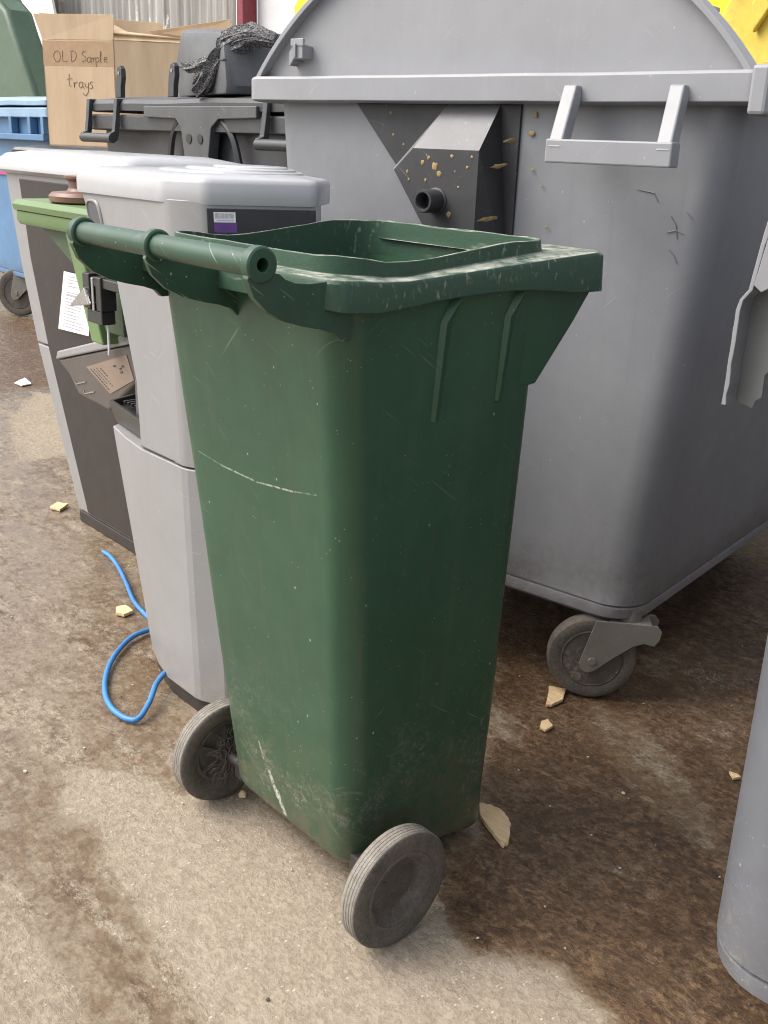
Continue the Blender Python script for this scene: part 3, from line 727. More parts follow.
# the folded edge of the channel, light and ragged
mb = MB(); ring0 = []
a = []; b = []
for u, z in FRout:
    a.append((u, z)); b.append((u+.006+.0025*mnoise.noise((z*60, 0, 0)), z))
pl = a+b[::-1]
MB().prism(pl, lambda u, v, w_: fp(u, v, w_), .0, .0395).build('flange_edge', 'grey_light', t, 0, .001)
MB().prism([(u_of(1.19)+.0075, 1.19), (u_of(1.07)+.0075, 1.07), (.013, 1.010), (.024, 1.002), (.036, 1.010), (.16, .99), (.16, 1.19)], lambda u, v, w_: fp(u, v, w_), -.001, .0392).build('flange_face', 'grey_light', t, 0, .001)

# ------------------------------------------------------------------ water cooler, near
cz_in = [(0, -.629), (.54, -.712), (.60, -.714), (.69, -.719), (.79, -.752), (.89, -.783), (.96, -.831), (1.0, -.885), (1.06, -.925)]
cz_bk = [(0, -.515), (1.05, -.575)]
Y0, Y1 = .22, .565
NL = (-.66, .38, 0)
t = root('water_cooler', 'silver water cooler with black back panel and barcode, nearest the dark green bin', 'water cooler', NL)
X = shifted(NL)
def plan(z, off=0.0, chamf=True, k=0):
    xi = interp(z, cz_in); xb = interp(z, cz_bk)
    dx = interp(z, [(0, .135), (.55, .20), (1.0, .03)])
    dy = .040
    return [(xb+.160, .446, z), (xb+.078, .262, z), (xb+.066, .250, z), (xb+.012, Y0+.004, z), (xb-.005, Y0, z), (xi, Y0, z), (xi-dx*.5, Y0+dy*.4, z), (xi-dx, Y0+dy, z), (xi-dx-.035, Y0+.11, z), (xi-dx-.045, (Y0+Y1)/2, z), (xi-dx-.035, Y1-.11, z), (xi-dx, Y1-dy, z), (xi, Y1, z), (xb+.02, Y1, z), (xb+.05, Y1-.02, z)]
lo = MB().loft([plan(z) for z in (.032, .12, .25, .4, .5, .545)]).build('lower_door', 'silver', t, 12, .003, xf=X)
MB().loft([[(lerp(x, -.6, .03), lerp(y, .39, .03), z) for x, y, z in plan(z)] for z in (.0, .034)]).build('plinth', 'panel_dark', t, 40, xf=X)
# upper cabinet: two cheeks and a back block
zs = [.549, .60, .69, .74, .79, .84, .89, .925, .96, .985, 1.0, 1.03, 1.058]
prof = [(interp(z, cz_in), z) for z in zs]
def cheek(ya, yb, name, mat, dx=0.0):
    poly = [(interp(.549, cz_bk), .549)]+[(x+dx, z) for x, z in prof]+[(interp(1.058, cz_bk), 1.058)]
    return MB().prism(poly, lambda u, v, w_: (u, w_, v), ya, yb).build(name, mat, t, 25, .006, 3, xf=X)
cheek(Y0, Y0+.035, 'side_panel', 'silver')
cheek(Y1-.035, Y1, 'side_panel', 'silver', -.03)
MB().box(-.79, -.585, Y0+.034, Y1-.034, .55, 1.056).box(-.86, -.585, Y0+.034, Y1-.034, .95, 1.056).build('cabinet', 'tub', t, 0, .003, xf=X)
MB().prism([(-.86, .95), (-.86, 1.056), (-.93, 1.056), (-.915, 1.0), (-.89, .955)], lambda u, v, w_: (u, w_, v), Y0+.034, Y1-.034).build('control_head', 'silver', t, 30, .003, xf=X)
# pale chamfered front edge of the near cheek
ed = MB(); rg = []
for z in zs[:9]:
    x = interp(z, cz_in); rg.append([(x+.001, Y0+.0005, z), (x-.026, Y0+.016, z), (x-.026, Y0+.033, z), (x+.001, Y0+.033, z)])
ed.loft(rg).build('front_trim', 'white_top', t, 30, .002, xf=X)
# oval grip slot
sl_ = MB(); pts = []
for i in range(28):
    a = 2*math.pi*i/28; c, s_ = math.cos(a), math.sin(a)
    pts.append((math.copysign(abs(c)**.6, c), math.copysign(abs(s_)**.6, s_)))
def slot_ring(sx, sz, y): return [(-.858+u*sx-.012*v, y, 1.005+v*sz) for u, v in pts]
sl_.loft([slot_ring(.030, .036, Y0-.001), slot_ring(.028, .034, Y0-.004), slot_ring(.025, .031, Y0-.004), slot_ring(.024, .030, Y0-.001)], False, False)
sl_.build('grip_surround', 'silver', t, 40, xf=X)
MB().loft([slot_ring(.0245, .0305, Y0-.0015), slot_ring(.0245, .0305, Y0-.0005)]).build('grip_slot', 'tub', t, 0, xf=X)
# cap
def capring(off, z):
    base = [(-.585, .212), (-.494, .252), (-.406, .446), (-.512, .565), (-.94, .572), (-.950, .36), (-.935, .212)]
    c_ = Vector((-.66, .40)); out = []
    n_ = len(base)
    for i_ in range(n_):
        p0, p1, p2 = Vector(base[i_-1]), Vector(base[i_]), Vector(base[(i_+1) % n_])
        a_ = p1+(p0-p1).normalized()*.014; b_ = p1+(p2-p1).normalized()*.014
        for q_ in range(4):
            t_ = q_/3; out.append((a_*(1-t_)**2+p1*2*t_*(1-t_)+b_*t_*t_))
    return [(p.x-(p-c_).normalized().x*off, p.y-(p-c_).normalized().y*off, z) for p in out]
mb = MB().loft([capring(.012, 1.050), capring(.005, 1.052), capring(.004, 1.056), capring(.004, 1.088), capring(.009, 1.096), capring(.016, 1.0985), capring(.06, 1.104), capring(.10, 1.106)], False, True)
cap = mb.build('top_cap', 'white_top', t, 50, xf=X)
mb = MB()
for k, (cx, cy, rx, ry, zz) in enumerate(((-.66, .42, .16, .135, 1.109), (-.64, .43, .125, .10, 1.114), (-.62, .44, .09, .065, 1.118))):
    el = lambda q_, z_: [(cx+rx*q_*math.cos(2*math.pi*i/36), cy+ry*q_*math.sin(2*math.pi*i/36), z_) for i in range(36)]
    mb.loft([el(1.06, zz-.012), el(1.0, zz-.002), el(.95, zz), el(.8, zz+.0005)], False, True)
mb.build('bottle_seat', 'white_top', cap, 30, xf=X)
# black back panel with sticker, on the angled back
PB = Vector((.075, .257)); PC = Vector((.162, .448)); pd = (PC-PB).normalized(); pn_ = Vector((pd.y, -pd.x))
def bx(z): return interp(z, cz_bk)
def bp(y, z, o):      # y runs along the back panel (.30 at its left edge), o stands off it
    q_ = PB+pd*(y-.302)+pn_*o; return (bx(z)+q_.x-.005*(1 if False else 0), q_.y, z)
MB().loft([[bp(.304, z, .0), bp(.304, z, .004), bp(.508, z, .004), bp(.508, z, .0)] for z in (.60, 1.046)]).build('back_panel', 'panel_black', t, 0, .001, xf=X)
zz_ = [.549, .7, .85, 1.058]
MB().loft([[(bx(z)-.03, Y0+.0005, z), (bx(z)+.0, Y0+.0005, z), (bx(z)+.012, Y0+.004, z), (bx(z)+.066, .250, z), (bx(z)+.076, .258, z), (bx(z)+.160, .446, z), (bx(z)+.05, Y1-.02, z), (bx(z)-.03, Y1-.001, z)] for z in zz_]).build('rear_cabinet', 'silver', t, 30, .002, xf=X)
st = MB().loft([[bp(.316, z, .0045), bp(.316, z, .0052), bp(.356, z, .0052), bp(.356, z, .0045)] for z in (1.022, 1.040)]).build('barcode_label', 'sticker', t, 0, xf=X)
bars = MB(); y = .319; rnd = random.Random(5)
while y < .352:
    wd = rnd.choice((.0004, .0007, .0011)); z0_, z1_ = 1.029, 1.038
    bars.loft([[bp(y, z, .0053), bp(y, z, .0055), bp(y+wd, z, .0055), bp(y+wd, z, .0053)] for z in (z0_, z1_)]); y += wd+rnd.choice((.0005, .0008, .0012))
for k in range(9):
    bars.loft([[bp(.321+k*.0035, z, .0053), bp(.321+k*.0035, z, .0055), bp(.3232+k*.0035, z, .0055), bp(.3232+k*.0035, z, .0053)] for z in (1.0245, 1.0265)])
bars.build('barcode', 'ink', st, 0, xf=X)
MB().loft([[bp(.316, z, .0045), bp(.316, z, .0051), bp(.358, z, .0051), bp(.358, z, .0045)] for z in (1.004, 1.0215)]).build('purple_label', 'purple', t, 0, xf=X)
# drip tray
xi = interp(.56, cz_in)
tr_pl = [(xi, Y0+.012), (xi-.10, Y0+.030), (xi-.215, Y0+.048), (xi-.245, Y0+.13), (xi-.225, Y1-.13), (xi-.185, Y1-.06), (xi-.10, Y1-.045), (xi, Y1-.036)]
mb = MB(); cen = Vector((xi-.11, .39))
def trg(z, s_): return [(cen.x+(x-cen.x)*s_, cen.y+(y-cen.y)*s_, z) for x, y in tr_pl]
mb.loft([trg(.5475, .93), trg(.56, .97), trg(.592, 1.03), trg(.600, 1.03), trg(.600, .97), trg(.585, .95)], True, True)
tray = mb.build('drip_tray', 'tapblack', t, 30, .001, xf=X)
mb = MB()
for k in range(12):
    xx = xi-.20+k*.0165; mb.box(xx, xx+.007, Y0+.07, Y1-.07, .592, .599)
mb.box(xi-.20, xi-.005, .385, .392, .593, .601)
mb.build('drip_grille', 'panel_black', tray, 0, .001, xf=X)
# tap
tp = MB()
tp.box(-1.00, -.80, .255, .285, .850, .872)
tp.box(-1.00, -.968, .250, .285, .80, .878)
tp.box(-.94, -.915, .250, .288, .80, .874)
tp.box(-.99, -.92, .252, .286, .770, .800)
tap = tp.build('tap', 'tapblack', t, 30, .003, xf=X)
MB().hexa([(-1.060, .244, .795), (-.955, .240, .812), (-.955, .290, .812), (-1.060, .288, .795)], [(-1.050, .244, .803), (-.975, .240, .848), (-.970, .290, .848), (-1.050, .288, .803)]).build('tap_lever', 'chrome', tap, 0, .002, xf=X)
MB().box(-.952, -.943, .246, .250, .80, .872).build('tap_lever', 'chrome', tap, 0, .002, xf=X)
MB().tube([(-.93, .27, .78), (-.932, .272, .75), (-.936, .274, .72), (-.94, .275, .70)], .003, 8).build('water_hose', 'sticker', tap, xf=X)
# hinged front panel hanging open
P5 = [(-1.404, .600), (-.975, .712), (-.975, .625), (-1.13, .519), (-1.293, .528), (-1.343, .573)]
pn = MB().prism(P5, lambda u, v, w_: (u, w_, v), .362, .54).build('open_front_panel', 'panel_mid', t, 0, .006, xf=X)
MB().prism([(-1.408, .600), (-.975, .713), (-.975, .738), (-1.394, .625)], lambda u, v, w_: (u, w_, v), .357, .544).build('panel_edge', 'silver', pn, 0, .004, xf=X)
lb = MB().prism([(-1.236, .611), (-1.022, .678), (-.990, .623), (-1.114, .565)], lambda u, v, w_: (u, w_, v), .3605, .3615).build('instruction_label', 'label_brown', pn, 0, xf=X)
tx = MB(); rnd = random.Random(8)
d1 = Vector((.122, -.046)); d2 = Vector((.214, .067))
for row, (s0, ln, hgt) in enumerate(((.10, .82, .0045), (.12, .7, .002), (.12, .78, .002), (.16, .45, .0045))):
    o0 = Vector((-1.236, .611))+d2*(.05+.07*row); p = s0
    while p < ln:
        wl = rnd.uniform(.03, .07); a_ = o0+d1*p; b_ = o0+d1*(p+wl); up = d2.normalized()*hgt
        tx.prism([tuple(a_), tuple(b_), tuple(b_+up), tuple(a_+up)], lambda u, v, w_: (u, w_, v), .3596, .3603); p += wl+.03
for k, (a_, b_) in enumerate(((.42, .55), (.55, .62), (.5, .7), (.66, .58))):
    p = Vector((-1.236, .611))+d1*(a_-.18)+d2*b_; tx.prism([tuple(p), (p.x+.012, p.y+.003), (p.x+.010, p.y+.007), (p.x-.001, p.y+.004)], lambda u, v, w_: (u, w_, v), .3596, .3603)
tag(tx.build('label_print', 'tapblack', lb, 0, xf=X), kind='stuff')
mk = MB()
for (x0_, z0_) in ((-1.30, .553), (-1.255, .536)):
    mk.prism([(x0_, z0_), (x0_+.055, z0_+.016), (x0_+.055, z0_+.019), (x0_, z0_+.003)], lambda u, v, w_: (u, w_, v), .3596, .3612)
    mk.prism([(x0_, z0_), (x0_-.006, z0_+.010), (x0_-.004, z0_+.011), (x0_+.002, z0_+.001)], lambda u, v, w_: (u, w_, v), .3596, .3612)
mk.build('snap_clips', 'chrome', pn, 0, xf=X)

# ------------------------------------------------------------------ water cooler, far
FL = (-1.72, .75, 0)
t = root('water_cooler', 'farther white topped water cooler with dark brown side panel and hanging notice', 'water cooler', FL)
X = shifted(FL); FY0, FY1 = .56, .94
edge_l = [(0, -1.752), (.535, -1.985), (.80, -2.07), (1.035, -2.125)]
def fpoly(za, zb, dl=0.0, xr=-1.36):
    zz = [lerp(za, zb, k/8) for k in range(9)]
    return [(xr, za)]+[(interp(z, edge_l)+dl, z) for z in zz]+[(xr, zb)]
MB().prism(fpoly(.035, .532), lambda u, v, w_: (u, w_, v), FY0, FY1).build('lower_cabinet', 'silver', t, 20, .004, xf=X)
MB().prism(fpoly(.538, 1.055), lambda u, v, w_: (u, w_, v), FY0, FY1).build('upper_cabinet', 'silver', t, 20, .004, xf=X)
dpl = [(-1.385, .042), (-1.695, .042), (-1.895, .53), (-1.98, .80), (-2.02, 1.03), (-1.385, 1.03)]
MB().prism(dpl, lambda u, v, w_: (u, w_, v), FY0-.004, FY0+.01).build('side_panel', 'panel_dark', t, 0, .002, xf=X)
MB().box(-1.75, -1.365, FY0-.006, FY1, 0, .036).build('plinth', 'panel_dark', t, 0, .003, xf=X)
def fr_(off, z): return [(x, y, z) for x, y in rrect(-2.165+off, -1.33-off, FY0-.02+off, FY1+.02-off, .04, 5, 5)]
MB().loft([fr_(.012, 1.045), fr_(0, 1.055), fr_(.002, 1.085), fr_(.02, 1.102), fr_(.09, 1.116), fr_(.16, 1.118)], False, True).build('top_cap', 'white_top', t, 50, xf=X)
# notice in a plastic sleeve hung on it
pn = [(-1.735, .785), (-1.800, .607), (-1.600, .615), (-1.560, .785)]
o = MB().prism(pn, lambda u, v, w_: (u, w_, v), .549, .5505).build('paper_notice', 'paper', None, 0)
tag(o, 'white printed notice in a clear sleeve hanging on the dark panel of the far cooler', 'notice')
tx = MB(); rnd = random.Random(2)
for k in range(17):
    f = .06+k*.053; xl = lerp(-1.735, -1.800, f)+.03; z = lerp(.785, .607, f); xr = xl+rnd.uniform(.06, .13)*(0.6 if k < 3 else 1)
    if k in (4,): continue
    zz = z-.002; th_ = .0024 if k != 6 else .006
    tx.prism([(xl, zz), (xr, zz+.001), (xr, zz+.001+th_), (xl, zz+th_)], lambda u, v, w_: (u, w_, v), .5482, .5489)
tx.build('print_lines', 'ink', o, 0)

# ------------------------------------------------------------------ lime caddy with lid, and the brown stopper on it
LLc = (-1.1, .40, .765)
t = root('caddy', 'light green plastic caddy with a shallow lid wedged between the two water coolers', 'caddy', LLc)
X = shifted(LLc)
def lring(x0, x1, y0, y1, z, r=.02): return [(x, y, z) for x, y in rrect(x0, x1, y0, y1, r, 5, 4)]
def slr(x0, x1, z): return [(x, y, z) for x, y in ((x1, .322), (x0, .322), (x0, .50), (x1, .50))]
MB().loft([slr(-1.045, -.955, .732), slr(-1.140, -.955, .95)], True, True).build('body', 'lime_shaded', t, 0, .004, xf=X)
MB().loft([[(x, y, z) for x, y in ((b_, .315), (a_, .315), (a_-.004, .40), (b_, .40))] for a_, b_, z in ((-1.105, -1.048, .700), (-1.213, -1.150, .95))]).build('corner_rib', 'lime', t, 0, .004, xf=X)
MB().loft([lring(-1.462, -.975, .310, .52, .945, .012), lring(-1.468, -.975, .306, .525, .955, .012), lring(-1.468, -.975, .306, .525, .978, .012)], True, True).build('rim', 'lime', t, 30, .002, xf=X)
MB().loft([lring(-1.475, -.975, .302, .530, .9795, .012), lring(-1.478, -.975, .299, .533, .994, .012), lring(-1.462, -.975, .306, .525, 1.006, .012)], True, True).build('lid', 'lime', t, 30, .002, xf=X)
MB().prism([(-1.390, .946), (-1.19, .946), (-1.17, .86), (-1.19, .855)], lambda u, v, w_: (u, w_, v), .335, .345).build('gusset', 'lime_shaded', t, 0, .001, xf=X)
BL = (-1.26, .40, 1.007)
mb = MB().lathe([(.080, 0), (.087, .004), (.088, .016), (.080, .024), (.045, .027), (.040, .034), (.040, .050), (.050, .057), (.050, .062), (.001, .063)], (0, 0, 0), (0, 0, 1), 40)
o = mb.build('bottle_stopper', 'brown', None, 35); o.location = BL
tag(o, 'round brown plastic stopper lying on the light green caddy lid', 'stopper')

# ------------------------------------------------------------------ black container
BO = Vector((-2.11, 1.245, 0))
t = root('waste_container', 'black four wheeled container with a flat lid and side handles, behind the silver water cooler', 'waste container', BO)
container(t, 1.34, 1.0, 'black', 'black', .03, .03, 'flat', z1=1.192)
X = Matrix.Translation(-BO)
for (xa, xb) in ((-2.79, -2.57), (-1.61, -1.40)):
    mb = MB().lathe([(.017, 0), (.017, xb-xa+.02)], (xa-.01, 1.160, 1.155), (1, 0, 0), 20)
    mb.build('grab_bar', 'black', t, 35, xf=X)
    for x in (xa, xb):
        MB().prism([(1.148, 1.15), (1.162, 1.137), (1.182, 1.15), (1.192, 1.20), (1.196, 1.285), (1.215, 1.285), (1.215, 1.295), (1.184, 1.295), (1.176, 1.23), (1.168, 1.18), (1.15, 1.172)], lambda u, v, w_: (w_, u, v), x-.012, x+.012).build('grab_bracket', 'black', t, 25, .002, xf=X)
tb = [(-2.366, 1.268), (-1.663, 1.268), (-1.663, 1.232), (-1.88, 1.228), (-1.925, 1.20), (-1.945, 1.10), (-1.97, .98), (-2.07, .98), (-2.095, 1.10), (-2.115, 1.20), (-2.15, 1.228), (-2.366, 1.232)]
MB().prism(tb, lambda u, v, w_: (u, w_, v), 1.185, 1.225).build('front_bracket', 'tub', t, 0, .003, xf=X)
for x in (-2.06, -1.99):
    MB().lathe([(.016, 0), (.016, .004), (.001, .004)], (x, 1.186, 1.164), (0, -1, 0), 20).build('bracket_hole', 'tapblack', t, 35, xf=X)
for sx in (-1, 1):   # two curved strengthening ribs beside the bracket
    cxr = -2.02+sx*.02
    pts = spline([(cxr+sx*.12, 1.205, 1.222), (cxr+sx*.17, 1.21, 1.17), (cxr+sx*.20, 1.215, 1.08), (cxr+sx*.21, 1.22, .98)])
    MB().tube(pts, .012, 6).build('body_rib', 'black', t, xf=X)
for px_ in (-2.60, -2.22):   # upright hinge arms
    a_ = [(px_-.028, 1.30), (px_-.016, 1.37), (px_-.004, 1.405), (px_+.012, 1.412), (px_+.026, 1.40), (px_+.028, 1.37), (px_+.018, 1.34), (px_+.014, 1.30)]
    MB().prism(a_, lambda u, v, w_: (u, w_, v), 1.215, 1.235).build('hinge_arm', 'black', t, 20, .003, xf=X)
    MB().lathe([(.006, 0), (.006, .002), (.0005, .002)], (px_+.008, 1.2148, 1.385), (0, -1, 0), 12).build('pin_hole', 'grey_light', t, xf=X)

# charcoal tub upturned on the black container
TO = Vector((-2.10, 1.42, 1.306))
t = root('plastic_tub', 'upturned charcoal plastic tub on the lid of the black container, wet on top', 'tub', TO, R(-14))
prof = [(-.20, .0), (-.225, .02), (-.235, .07), (-.225, .105), (-.175, .165), (-.155, .172), (.20, .150), (.25, .12), (.27, .02), (.26, 0)]
rings = []
for y, s_ in ((-.155, .86), (-.15, .93), (-.135, .98), (-.11, 1.0), (.12, 1.0), (.15, .95), (.16, .86)):
    rings.append([(x*lerp(1, s_, .6)*1.12, y, z*s_*1.32) for x, z in prof])
MB().loft(rings).build('shell', 'tub', t, 30, .005)
MB().box(-.25, .28, -.1585, .160, .10, .106).build('moulding_line', 'tub', t, 0, .002)

# bunch of black netting
NO = Vector((-1.90, 1.225, 1.315)); rnd = random.Random(6)
t = root('netting_bundle', 'crumpled bundle of black plastic netting drooping beside the charcoal tub', 'netting', NO)
ends = [((-.25, .0, .085), .012), ((-.22, -.01, .075), .016), ((-.17, .0, .030), .022), ((-.13, -.02, .000), .026), ((-.10, .0, .01), .024), ((-.04, .02, .04), .026), ((.0, .03, .08), .024)]
for k, (e0, r_) in enumerate(ends):
    pts = spline([Vector(e0), Vector(e0).lerp(Vector((.02, .02, .12)), .35)+Vector((0, 0, -.012+.004*k)), Vector((.0, .02, .105+.007*k)), Vector((.10, .05, .15+.004*k)), Vector((.19, .08, .15))], 7)
    n = 18; rings = []
    for i, p in enumerate(pts):
        f = i/(len(pts)-1); rr = r_*(.45+.8*math.sin(math.pi*min(1, f*.8+.12)))
        ring_ = []
        for q_ in range(n):
            a_ = 2*math.pi*q_/n; w_ = 1+.30*math.cos(5*a_+k+f*5)+.25*mnoise.noise((q_*.8, i*.35, k*3))
            ring_.append(p+Vector((-.25*math.sin(a_), math.cos(a_), .95*math.sin(a_)))*rr*w_)
        rings.append(ring_)
    MB().loft(rings).build('net_fold', 'net', t, 80)
# ------------------------------------------------------------------ cardboard box on its support
SO = Vector((-4.30, 1.98, 0))
t = root('waste_container', 'plain black container behind the far water cooler carrying the cardboard box', 'waste container', SO, R(30))
container(t, .95, .8, 'black', 'black', .03, .03, 'flat', z0=.2, z1=.985)
# box geometry from two faces meeting at the corner that looks at the camera
BXO = Vector((-3.84, 1.86, 1.105))
dl = Vector((-.84, -.54, 0)).normalized(); dr = Vector((.60, .80, 0)).normalized()
t = root('cardboard_box', 'open cardboard box with handwriting on its side, beyond the black container', 'box', BXO)
WL, WR, HB = .395, .62, .50
def bpnt(a_, b_, z): return dl*a_+dr*b_+Vector((0, 0, z))
th_ = .005
mb = MB()
def wall(p, q_, z0_, z1_, nrm, mbx):
    a_ = [p+Vector((0, 0, z0_)), q_+Vector((0, 0, z0_)), q_+Vector((0, 0, z1_)), p+Vector((0, 0, z1_))]
    mbx.hexa(a_, [v+nrm*th_ for v in a_])
c00, c10, c01, c11 = bpnt(0, 0, 0), bpnt(WL, 0, 0), bpnt(0, WR, 0), bpnt(WL, WR, 0)
wall(c00, c10, 0, HB, dr, mb); wall(c00, c01, 0, HB, dl, mb); wall(c10, c11, 0, HB, -dl, mb); wall(c01, c11, 0, HB, -dr, mb)
mb.hexa([c00, c10, c11, c01], [v+Vector((0, 0, .006)) for v in (c00, c10, c11, c01)])
mb.build('carton', 'card', t, 0)
# flaps: the near one stands up, the right one folds in, the far one sags
up = Vector((0, 0, 1))
def flap(p, q_, d1_, d2_, name):
    a_ = [p, q_, q_+d2_, p+d1_]; nrm = (q_-p).cross(d1_).normalized()
    MB().hexa(a_, [v+nrm*.004 for v in a_]).build(name, 'card', t, 0, .0008)
T0 = Vector((0, 0, HB+.001))
flap(c00+T0, c10+T0, up*.115-dl*.01, up*.115+dl*.02-dr*.02, 'flap')
flap(c00+T0+dr*.01, c01+T0, up*.055+dl*.15, up*.02+dl*.2, 'flap')
flap(c01+T0, c11+T0, up*.12-dr*.05, up*.06-dr*.09, 'flap')
flap(c10+T0+dr*.01, c11+T0, up*.12+dl*.02, up*.10+dl*.03, 'flap')
MB().hexa([c00+T0+dl*.02+dr*.02+up*.03, c01+T0+dl*.02+up*.02-dr*.2, c01+T0+dl*.28-dr*.2+up*.0, c00+T0+dl*.2+dr*.1+up*.11], [v+Vector((0, 0, .004)) for v in (c00+T0+dl*.02+dr*.02+up*.03, c01+T0+dl*.02+up*.02-dr*.2, c01+T0+dl*.28-dr*.2, c00+T0+dl*.2+dr*.1+up*.11)]).build('loose_tray', 'card', t, 0)
# tape strip along the top of the left face
o2 = -dr*.0015
a_ = [bpnt(.0, 0, HB-.12)+o2, bpnt(WL, 0, HB-.12)+o2, bpnt(WL, 0, HB-.005)+o2, bpnt(0, 0, HB-.005)+o2]
MB().hexa(a_, [v+dr*.001 for v in a_]).build('tape', 'tape', t, 0)
# handwriting: strokes in (u, v), u to the right, v up, unit = letter height
GL = {
 'O': [[(.5, 1), (.15, .8), (.05, .4), (.25, .02), (.6, .0), (.8, .4), (.7, .85), (.45, 1)]],
 'L': [[(.12, 1), (.10, .5), (.12, .05), (.35, .03), (.60, .06)]],
 'D': [[(.1, .98), (.55, .95), (.72, .6), (.5, .15), (.12, .02)], [(.12, .95), (.14, .5), (.12, .04)]],
 's': [[(.6, .95), (.3, 1.0), (.12, .75), (.45, .5), (.5, .2), (.1, .08)]],
 'a': [[(.46, .5), (.2, .55), (.06, .25), (.22, .03), (.44, .2)], [(.50, .56), (.48, .12), (.66, .0)]],
 'm': [[(.1, .05), (.12, .5), (.14, .38), (.3, .52), (.36, .08), (.38, .4), (.55, .52), (.62, .08)]],
 'p': [[(.1, .5), (.12, -.4)], [(.12, .4), (.35, .55), (.5, .3), (.3, .05), (.12, .15)]],
 'l': [[(.15, .2), (.3, 1.0), (.2, 1.05), (.15, .1), (.3, .05)]],
 'e': [[(.1, .28), (.45, .35), (.35, .55), (.15, .45), (.12, .1), (.5, .08)]],
 't': [[(.3, 1.1), (.25, .15), (.45, .05)], [(.05, .62), (.6, .68)]],
 'r': [[(.1, .55), (.14, .05), (.18, .4), (.45, .55)]],
 'y': [[(.1, .55), (.18, .2), (.42, .2)], [(.5, .58), (.42, -.2), (.1, -.6), (-.15, -.35)]],
}
hw = MB()
def write(word, u0, v0, sz, adv, slope=0.0):
    u = u0
    for ch in word:
        for stt in GL[ch]:
            pts = spline([(p[0], p[1], 0) for p in stt], 4)
            P3 = [bpnt(WL-(u+p.x*sz), 0, v0+slope*(u-u0)+p.y*sz)-dr*.002 for p in pts]
            hw.tube(P3, .0015, 5)
        u += sz*adv[ch] if isinstance(adv, dict) else sz*adv
hw = MB(); write('OLD', .058, HB-.100, .050, .95); hw.build('handwriting', 'pencil', t, 0); hw = MB(); write('s', .215, HB-.102, .050, .62); write('ample', .245, HB-.104, .046, .50, .03)
hw.build('handwriting', 'pencil', t, 0); hw = MB(); write('t', .125, HB-.215, .055, .7); write('ra', .160, HB-.222, .052, .58); write('y', .222, HB-.225, .052, .6); write('s', .252, HB-.225, .034, .6)
hw.build('handwriting', 'pencil', t, 0)

# ------------------------------------------------------------------ blue container
UO = Vector((-5.50, 1.98, 0))
t = root('waste_container', 'blue four wheeled container with a pale blue lid at the far left', 'waste container', UO)
SCL[0] = 1.55
container(t, 1.16, 1.0, 'blue', 'blue_lid', .06, .05, 'flat', z0=.26, z1=1.255, casters=((-.10, .04, R(35)), (.40, .2, R(35)), (-.40, .8, R(10)), (.40, .8, R(10))))
SCL[0] = 1.0
X = Matrix.Translation(-UO)
mb = MB().box(-6.1, -4.86, 1.925, 1.972, 1.12, 1.155); mb.build('front_rail', 'blue', t, 0, .004, xf=X)
for x in (-5.35, -5.08, -4.9): MB().box(x, x+.04, 1.93, 1.975, 1.155, 1.255).build('rail_post', 'blue', t, 0, .004, xf=X)
MB().box(-5.75, -5.15, 1.966, 1.972, .905, .922).build('tape_line', 'magenta', t, 0, xf=X)

# dark green container behind it, lid raised as a sloping hood
DO = Vector((-8.55, 3.3, 0))
t = root('waste_container', 'dark green container with a tall sloping hood behind the blue container', 'waste container', DO)
container(t, 1.55, 1.1, 'dgreen', 'dgreen', .05, .04, 'none', z0=.22, z1=1.30)
prof = [(-.90, 1.32), (-.95, 2.0), (-.75, 2.62), (-.1, 2.66), (.24, 2.25), (.42, 2.15), (.52, 1.98), (.93, 1.42), (.93, 1.32)]
MB().prism(prof, lambda u, v, w_: (u-.1, w_, v), -.12, .14).build('hood', 'dgreen', t, 20, .05, 4)
MB().prism([(-.55, 2.20), (-.55, 2.53), (-.08, 2.56), (.20, 2.28), (.12, 2.20)], lambda u, v, w_: (u-.1, w_, v), -.135, -.122).build('hood_panel', 'white_board', t, 0, .02)

# yellow container behind the grey one
YO = Vector((-2.45, 3.25, 0))
t = root('waste_container', 'yellow metal container rising behind the domed lid of the grey one', 'waste container', YO)
container(t, 2.6, 1.2, 'black', 'yellow', .03, .03, 'none', z0=.22, z1=1.35)
MB().prism([(-1.58, 1.36), (-1.75, 1.92), (-1.62, 2.05), (1.20, 2.05), (1.40, 1.75), (1.13, 1.36)], lambda u, v, w_: (u, w_, v), -.03, 1.1).build('hood', 'yellow', t, 20, .03, 3)
MB().prism([(1.15, 1.36), (1.07, 1.40), (1.24, 1.78), (1.40, 2.06), (1.75, 2.06), (1.75, 1.36)], lambda u, v, w_: (u, w_, v), -.16, -.032).build('side_plate', 'ochre', t, 0, .01)
MB().prism([(1.36, 1.62), (1.52, 1.86), (1.52, 1.96), (1.34, 1.72)], lambda u, v, w_: (u, w_, v), -.19, -.162).build('hinge_strap', 'ochre', t, 0, .006)
MB().prism([(1.45, 1.42), (1.75, 1.50), (1.75, 1.60), (1.42, 1.52)], lambda u, v, w_: (u, w_, v), -.185, -.162).build('hinge_strap', 'ochre', t, 0, .006)

